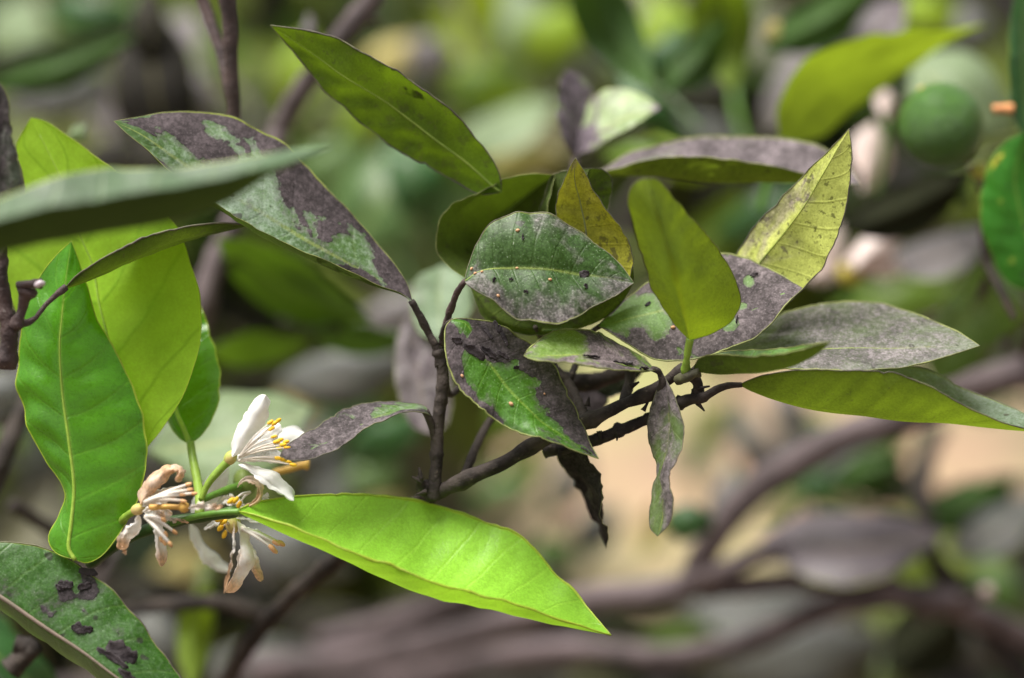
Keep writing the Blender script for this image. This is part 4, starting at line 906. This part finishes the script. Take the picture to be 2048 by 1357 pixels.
# blurred blossoms at the right
BB = thing('blossom_sprig', 'very blurred sprig with pinkish white blossoms behind the yellow dusty leaf', 'sprig', (1730, 560, 140))
stalk(BB, [(1680, 700, 150), (1700, 600, 145), (1740, 480, 140), (1760, 360, 130), (1775, 240, 125)], 8, 6, GSTEM, 'stem')
BP = simple_mat('pinkish_blossom', (.75, .63, .60), (.60, .45, .40), rough=.5, tr=.25)  # pinkish white petals of the far blossoms
def bpetal(x, y, L, W, ang, d):
    d += 12; L *= 1.05
    a = math.radians(ang); dx, dy = math.cos(a), -math.sin(a); nx, ny = dy, -dx
    M = [(x + dx * L * t, y + dy * L * t, d + 6 * t) for t in (-.5, -.17, .17, .5)]
    A = [(M[i][0] + nx * W / 2, M[i][1] + ny * W / 2, d + 3) for i in (1, 2)]; B = [(M[i][0] - nx * W / 2, M[i][1] - ny * W / 2, d + 3) for i in (1, 2)]
    leaf(BB, M, A, B, BP, nv=14, na=3, quilt=0, wav=.4, name='petal')
for q in [(1738, 300, 110, 70, 80, 120), (1752, 335, 110, 50, 60, 124), (1770, 205, 50, 36, 80, 120), (1776, 225, 40, 24, 60, 122), (1750, 500, 110, 60, 40, 120), (1735, 520, 100, 56, 10, 124), (1765, 530, 90, 50, -20, 130), (1780, 478, 70, 40, 60, 128),
          (1665, 500, 110, 46, 80, 150), (1650, 540, 80, 50, 30, 150)]: bpetal(*q)
g = Geo(); g.ball(P(1700, 545, 140), 26 * PX * .74, 0, 12, 8, Uv, 1.); g.build('calyx', [simple_mat('yellow_calyx', (.5, .42, .06), (.4, .38, .05))], BB)

# right lower leaves
shoot('lower_right_sprig', 'very blurred sprig of grey and dark green leaves in the lower right', 'sprig', (1850, 1120, 180),
      [([(1875, 860, 260), (1850, 920, 210), (1842, 980, 180), (1852, 1040, 170), (1870, 1120, 180), (2000, 1300, 180), (2080, 1400, 180)], 22, 26, BARK), ([(1960, 1190, 150), (1900, 1215, 160), (1840, 1230, 170)], 14, 18, BARKD), ([(1965, 1185, 145), (1985, 1180, 145)], 12, 13, simple_mat('cut_end', (.55, .40, .40), (.4, .3, .3)))],
      [(1705, 1075, 380, 150, 2, 150, 'plum', D(roll=16)), (1450, 1010, 160, 90, 80, 210, 'slate'), (1930, 1000, 240, 100, 25, 220, 'deep', D(side='under')), (1990, 1050, 220, 90, 30, 210, 'slate', D(roll=14)), (1380, 1040, 110, 80, 0, 150, 'deep'), (1510, 890, 200, 60, -75, 340, 'slate'), (1590, 820, 150, 70, -60, 320, 'grey'), (1190, 1050, 130, 80, 50, 300, 'slate'), (1100, 1100, 160, 70, 20, 320, 'green'), (1300, 1060, 120, 60, 70, 330, 'straw', D(side='under')), (1700, 930, 150, 70, 30, 260, 'slate'), (1660, 990, 120, 60, -20, 300, 'green'),
       (1850, 1270, 220, 160, 40, 230, 'black', D(side='under')), (1600, 1300, 360, 160, 10, 260, 'slate'), (1500, 1210, 260, 110, 0, 280, 'slate', D(roll=16)), (1420, 850, 150, 60, 50, 380, 'olive', D(side='under')), (1730, 890, 220, 90, 12, 330, 'green', D(side='under')), (1640, 930, 200, 90, 40, 380, 'slate'), (1780, 960, 220, 110, -15, 360, 'black', D(side='under')), (1560, 900, 150, 80, 80, 420, 'slate'), (1960, 790, 150, 60, -20, 360, 'pale'), (1050, 920, 150, 70, 60, 420, 'olive', D(side='under')), (1380, 920, 120, 60, 80, 460, 'pale'), (1130, 960, 170, 80, 70, 400, 'slate'), (1640, 850, 130, 60, -30, 380, 'pale'), (1010, 980, 150, 80, 10, 380, 'green'), (1960, 1260, 260, 90, -45, 240, 'slate'), (1740, 940, 150, 90, 20, 200, 'deep', D(side='under')), (1780, 1310, 200, 60, 70, 240, 'pale'),
       (2010, 1180, 160, 90, -50, 260, 'green'), (1340, 1280, 170, 90, 20, 260, 'green', D(side='under')), (1560, 1010, 110, 40, 40, 220, 'olive'), (1640, 960, 170, 60, 10, 260, 'deep')])
shoot('hanging_slate_sprig', 'very blurred sprig of slate-grey leaves under the bright leaf at the bottom middle', 'sprig', (900, 1300, 260),
      [([(640, 1290, 260), (800, 1240, 250), (960, 1180, 250), (1100, 1150, 250)], 26, 20, BARKM)],
      [(880, 1200, 280, 90, 10, 260, 'black'), (700, 1250, 300, 100, -5, 280, 'black'), (520, 1320, 260, 100, 10, 260, 'slate'), (1010, 1330, 300, 70, 3, 300, 'slate'), (860, 1100, 160, 90, 20, 240, 'slate'), (660, 1000, 200, 100, 80, 300, 'slate'), (1180, 1060, 110, 80, 80, 330, 'slate'), (300, 1180, 240, 90, 0, 230, 'black'), (380, 1130, 150, 90, 10, 340, 'straw'), (580, 820, 130, 80, 40, 340, 'straw'), (180, 960, 120, 70, 60, 320, 'olive', D(side='under')), (760, 1030, 110, 70, 20, 360, 'straw'),
       (330, 1290, 200, 90, -60, 220, 'slate'), (620, 900, 160, 90, 60, 300, 'slate'), (740, 950, 130, 70, 20, 260, 'green'), (1010, 830, 120, 70, 60, 200, 'olive'), (700, 820, 150, 60, 0, 300, 'deep')])

# ------------------------------------------------------------ the tree that carries all this: mauve limbs and a trunk
TR = thing('citrus_tree', 'blurred mauve-grey limbs of the citrus tree sweeping across the lower right background', 'tree', (2500, 1500, 300))
def limb(pts, r0, r1, kn_=(), m=BARKM): return stalk(TR, pts, r0, r1, m, 'limb', 14, 44, .12, knots=kn_, seed=pts[0][1] * .02)
limb([(2600, 640, 260), (2300, 680, 190), (2048, 742, 130), (1960, 768, 130), (1880, 800, 134), (1800, 838, 138), (1700, 868, 142), (1620, 908, 146), (1550, 950, 150), (1480, 1010, 154), (1430, 1070, 158), (1396, 1130, 160), (1380, 1180, 162)], 42, 33, ((.45, 5, .03), (.7, 5, .03), (.86, 6, .02)))
limb([(1385, 1170, 162), (1300, 1190, 166), (1200, 1195, 170), (1080, 1225, 178), (960, 1262, 190), (820, 1300, 210), (640, 1330, 240), (420, 1350, 280), (100, 1400, 330)], 34, 30)
limb([(1370, 1165, 160), (1450, 1140, 156), (1540, 1105, 156), (1640, 1100, 165)], 26, 18)
limb([(2500, 1420, 300), (2250, 1350, 230), (2080, 1290, 190), (1960, 1230, 170), (1820, 1190, 160), (1700, 1205, 160), (1600, 1240, 165), (1480, 1290, 175), (1330, 1315, 185), (1180, 1300, 200), (1020, 1310, 210), (850, 1350, 230), (600, 1400, 260)], 34, 26)
limb([(1820, 1190, 160), (1760, 1165, 158), (1680, 1160, 160), (1560, 1165, 160), (1400, 1180, 162)], 24, 26)
limb([(2060, 720, 132), (2050, 680, 120), (2060, 560, 110)], 14, 10, m=BARKD)
rt = random.Random(21)
for i in range(20):       # thin twigs of the inner canopy
    x, y, d = rt.uniform(40, 2000), rt.uniform(40, 1330), rt.uniform(230, 480)
    if 1080 < x < 1560 and 700 < y < 1080: continue
    a = rt.uniform(0, 3.14); L = rt.uniform(180, 380)
    pts = [(x + math.cos(a + s * .35) * L * (s - .5) * 2, y - math.sin(a + s * .35) * L * (s - .5) * 2 + rt.uniform(-20, 20), d + s * 60) for s in (0, .33, .66, 1)]
    stalk(TR, pts, rt.uniform(9, 14), rt.uniform(6, 9), rt.choice((BARKM, BARK, BARKD)), 'twig', 8, 20, .15)
# trunk beyond the right edge of the picture
tp = [np.array((.46, .88, -.03)), np.array((.45, .89, .35)), np.array((.40, .90, .75)), P(2500, 1420, 300), P(2600, 640, 260), P(2560, 0, 260)]
tv, tf = tube_geo(catmull(tp, 50), [.045 - .032 * (i / 49) for i in range(50)], 16, .25, 3.)
mk('trunk', tv, tf, [BARKM], TR)

# ------------------------------------------------------------ far foliage, ground
def cloud(name, boxes, size, mats, seed, label, kind='stuff'):
    """a mass of single leaves (folded quads) scattered through rounded clumps"""
    r = np.random.RandomState(seed); V = []; F = []; MI = []
    for (c, rad, n) in boxes:
        for i in range(n):
            q = r.normal(size=3); q /= np.linalg.norm(q); q *= r.rand() ** .45
            p = np.array(c) + q * np.array(rad)
            if p[2] < .02: continue
            t = r.normal(size=3); t[2] -= .3; t /= np.linalg.norm(t); nn = r.normal(size=3) * .6 + np.array((0, -.25, .8)); b = np.cross(t, nn); b /= np.linalg.norm(b) + 1e-9; nn = np.cross(b, t)
            L = size * (.7 + .6 * r.rand()); W = L * .42; k = len(V)
            V += [p - t * L / 2, p + b * W * .45 + nn * W * .12 - t * L * .1, p + t * L / 2, p - b * W * .45 + nn * W * .12 - t * L * .1, p + t * L * .22 + b * W * .36 + nn * W * .1, p + t * L * .22 - b * W * .36 + nn * W * .1]
            F += [(k, k + 1, k + 4, k + 2), (k, k + 2, k + 5, k + 3)]; m = r.randint(len(mats)); MI += [m, m]
    o = mk(name, V, F, mats, None, mi=MI, smooth=False)
    return props(o, label, kind=kind)
def fm(n, c, tr=.3, c2=None): return simple_mat(n, c, c2, rough=.45, scale=30, bump=0, tr=tr)
FM = [fm('far_leaf_green', (.09, .17, .025)), fm('far_leaf_olive', (.19, .25, .035)), fm('far_leaf_lime', (.46, .52, .15)), fm('far_leaf_dull', (.20, .19, .10)), fm('far_leaf_sooty', (.08, .068, .07), .1), fm('far_leaf_dark', (.02, .04, .010), .05)]
r = random.Random(11)
# inner canopy of the same tree, 0.5 to 0.9 m behind the focused twig
bx = []
for (x, y, d, s, n) in [(60, 60, 620, .10, 70), (300, 260, 520, .09, 60), (620, 60, 700, .10, 55), (900, 200, 800, .10, 30), (1240, 180, 560, .09, 70), (1500, 240, 560, .11, 80), (1750, 40, 620, .10, 60), (2000, 120, 600, .10, 70), (1900, 540, 520, .055, 35), (1600, 560, 640, .05, 25),
                        (640, 640, 520, .10, 80), (480, 900, 560, .08, 50), (200, 1000, 500, .10, 80), (60, 1250, 460, .10, 70), (560, 1250, 560, .12, 90), (860, 1340, 560, .08, 60), (1150, 1380, 520, .05, 30), (1500, 1400, 500, .06, 45), (1800, 1330, 480, .07, 50), (2060, 1230, 500, .05, 30),
                        (760, 760, 620, .07, 40), (1000, 520, 620, .05, 30)]:
    bx.append((P(x, y, d), (s, s * .7, s * .8), int(n * 1.25)))
cloud('background_foliage', bx[:11] + bx[-1:], .062, [FM[0], FM[1], FM[3], FM[4], FM[5]], 5, 'blurred mass of dull green leaves behind the upper part of the focused twig')
cloud('background_foliage', bx[11:-1], .062, [FM[3], FM[4], FM[5], FM[1], FM[4]], 6, 'blurred mass of dark sooty leaves behind the blossoms and along the bottom')
# bushes 2 to 9 m away
def bush(cx, cy, rx, h, n, mats, seed, label, size=.09):
    t = bpy.data.objects.new('bush', None); COL.objects.link(t); t.location = (cx, cy, 0)
    props(t, label, 'bush', 'bushes in the blurred distance')
    r = random.Random(seed); g = Geo()
    for k in range(7):
        a = k * .9; q = [np.array((0, 0, -.04)), np.array((math.cos(a) * rx * .2, math.sin(a) * rx * .2, h * .4)), np.array((math.cos(a) * rx * .6, math.sin(a) * rx * .5, h * .8))]
        v, f = tube_geo(catmull(q, 8), [.03 - .0032 * i for i in range(8)], 6); g.add(v, f)
    o = g.build('trunk', [BARKM]); o.parent = t
    bxs = []
    for k in range(9):
        bxs.append(((r.uniform(-.6, .6) * rx, r.uniform(-.5, .5) * rx, h * r.uniform(.3, .85)), (rx * .45, rx * .45, h * .25), n // 9))
    c = cloud('crown', bxs, size, mats, seed, None); c.parent = t
    if 'label' in c: del c['label']
    if 'kind' in c: del c['kind']
    return t
LB = ['pale lime bush in the blurred distance at upper left', 'dull green bush in the blurred distance behind the top centre', 'yellow-green bush in the blurred distance behind the top middle', 'dark green bush in the blurred distance behind the upper right', 'low olive bush in the blurred distance at far right']
for (cx, cy, rx, h, n, ms, sd, i) in [(-.75, 4.2, .55, 1.15, 1500, [FM[1], FM[2], FM[3]], 1, 0), (-.75, 8.2, .8, 1.0, 1500, [FM[0], FM[1], FM[3]], 2, 1), (.2, 9.0, 1.1, .75, 1900, [FM[2], FM[2], FM[1]], 3, 2), (.95, 7.6, .8, .95, 1500, [FM[0], FM[5], FM[1], FM[2]], 4, 3), (1.9, 8.6, .8, 1.0, 1500, [FM[1], FM[3], FM[2]], 5, 4)]:
    bush(cx, cy, rx, h, n, ms, sd, LB[i])

# ground: dry orange-tan soil under the trees, patchy grass further off
N = NT('dry_ground'); tc = N.n('ShaderNodeTexCoord'); pos = tc.outputs['Object']
sp = N.n('ShaderNodeSeparateXYZ'); N.put(sp.inputs[0], pos)
a = N.noise(pos, 1.3, 4., .6); b = N.noise(pos, 2.4, 2., .5, .8)
soil = N.mix(N.ramp(b, .35, .65), (.34, .20, .15), (.31, .26, .13))
soil = N.mix(N.ramp(N.noise(pos, 2.1, 2., .5, .3), .46, .60), soil, (.12, .12, .06))  # dark patches also carry painted shade of the trees
grass = N.mix(N.ramp(b, .35, .65), (.16, .24, .05), (.30, .33, .10))
f = N.math('ADD', N.ramp(sp.outputs[1], 4.5, 9.0, -.2, .55), N.math('MULTIPLY_ADD', a, 1.6, -.55))
colr = N.mix(N.ramp(f, .3, .55), soil, grass)
dark_near = N.mix(N.ramp(N.noise(pos, 30., 4., .6), .4, .62), (.07, .05, .035), (.16, .11, .07))
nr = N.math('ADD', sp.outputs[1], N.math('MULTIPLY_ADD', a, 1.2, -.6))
colr = N.mix(N.ramp(nr, 3.3, 4.1, 1., 0.), colr, dark_near)     # unseen near soil, darkened to cut light bounced onto leaf undersides
pb = N.n('ShaderNodeBsdfPrincipled'); N.put(pb.inputs['Base Color'], colr); pb.inputs['Roughness'].default_value = .95
o_ = N.n('ShaderNodeOutputMaterial'); N.put(o_.inputs[0], pb.outputs[0])
n = 60; xs = np.sign(np.linspace(-1, 1, n)) * np.abs(np.linspace(-1, 1, n)) ** 4 * 250; vv = []
for yv in xs:
    for xv in xs:
        vv.append((xv, yv, .03 * noise.noise(Vector((xv * .8, yv * .8, 0))) - .02))
ff = [(i * n + j, i * n + j + 1, (i + 1) * n + j + 1, (i + 1) * n + j) for i in range(n - 1) for j in range(n - 1)]
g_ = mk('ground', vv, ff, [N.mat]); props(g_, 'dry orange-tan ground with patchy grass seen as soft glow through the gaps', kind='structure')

for o in bpy.data.objects:
    if '_w' in o: del o['_w']
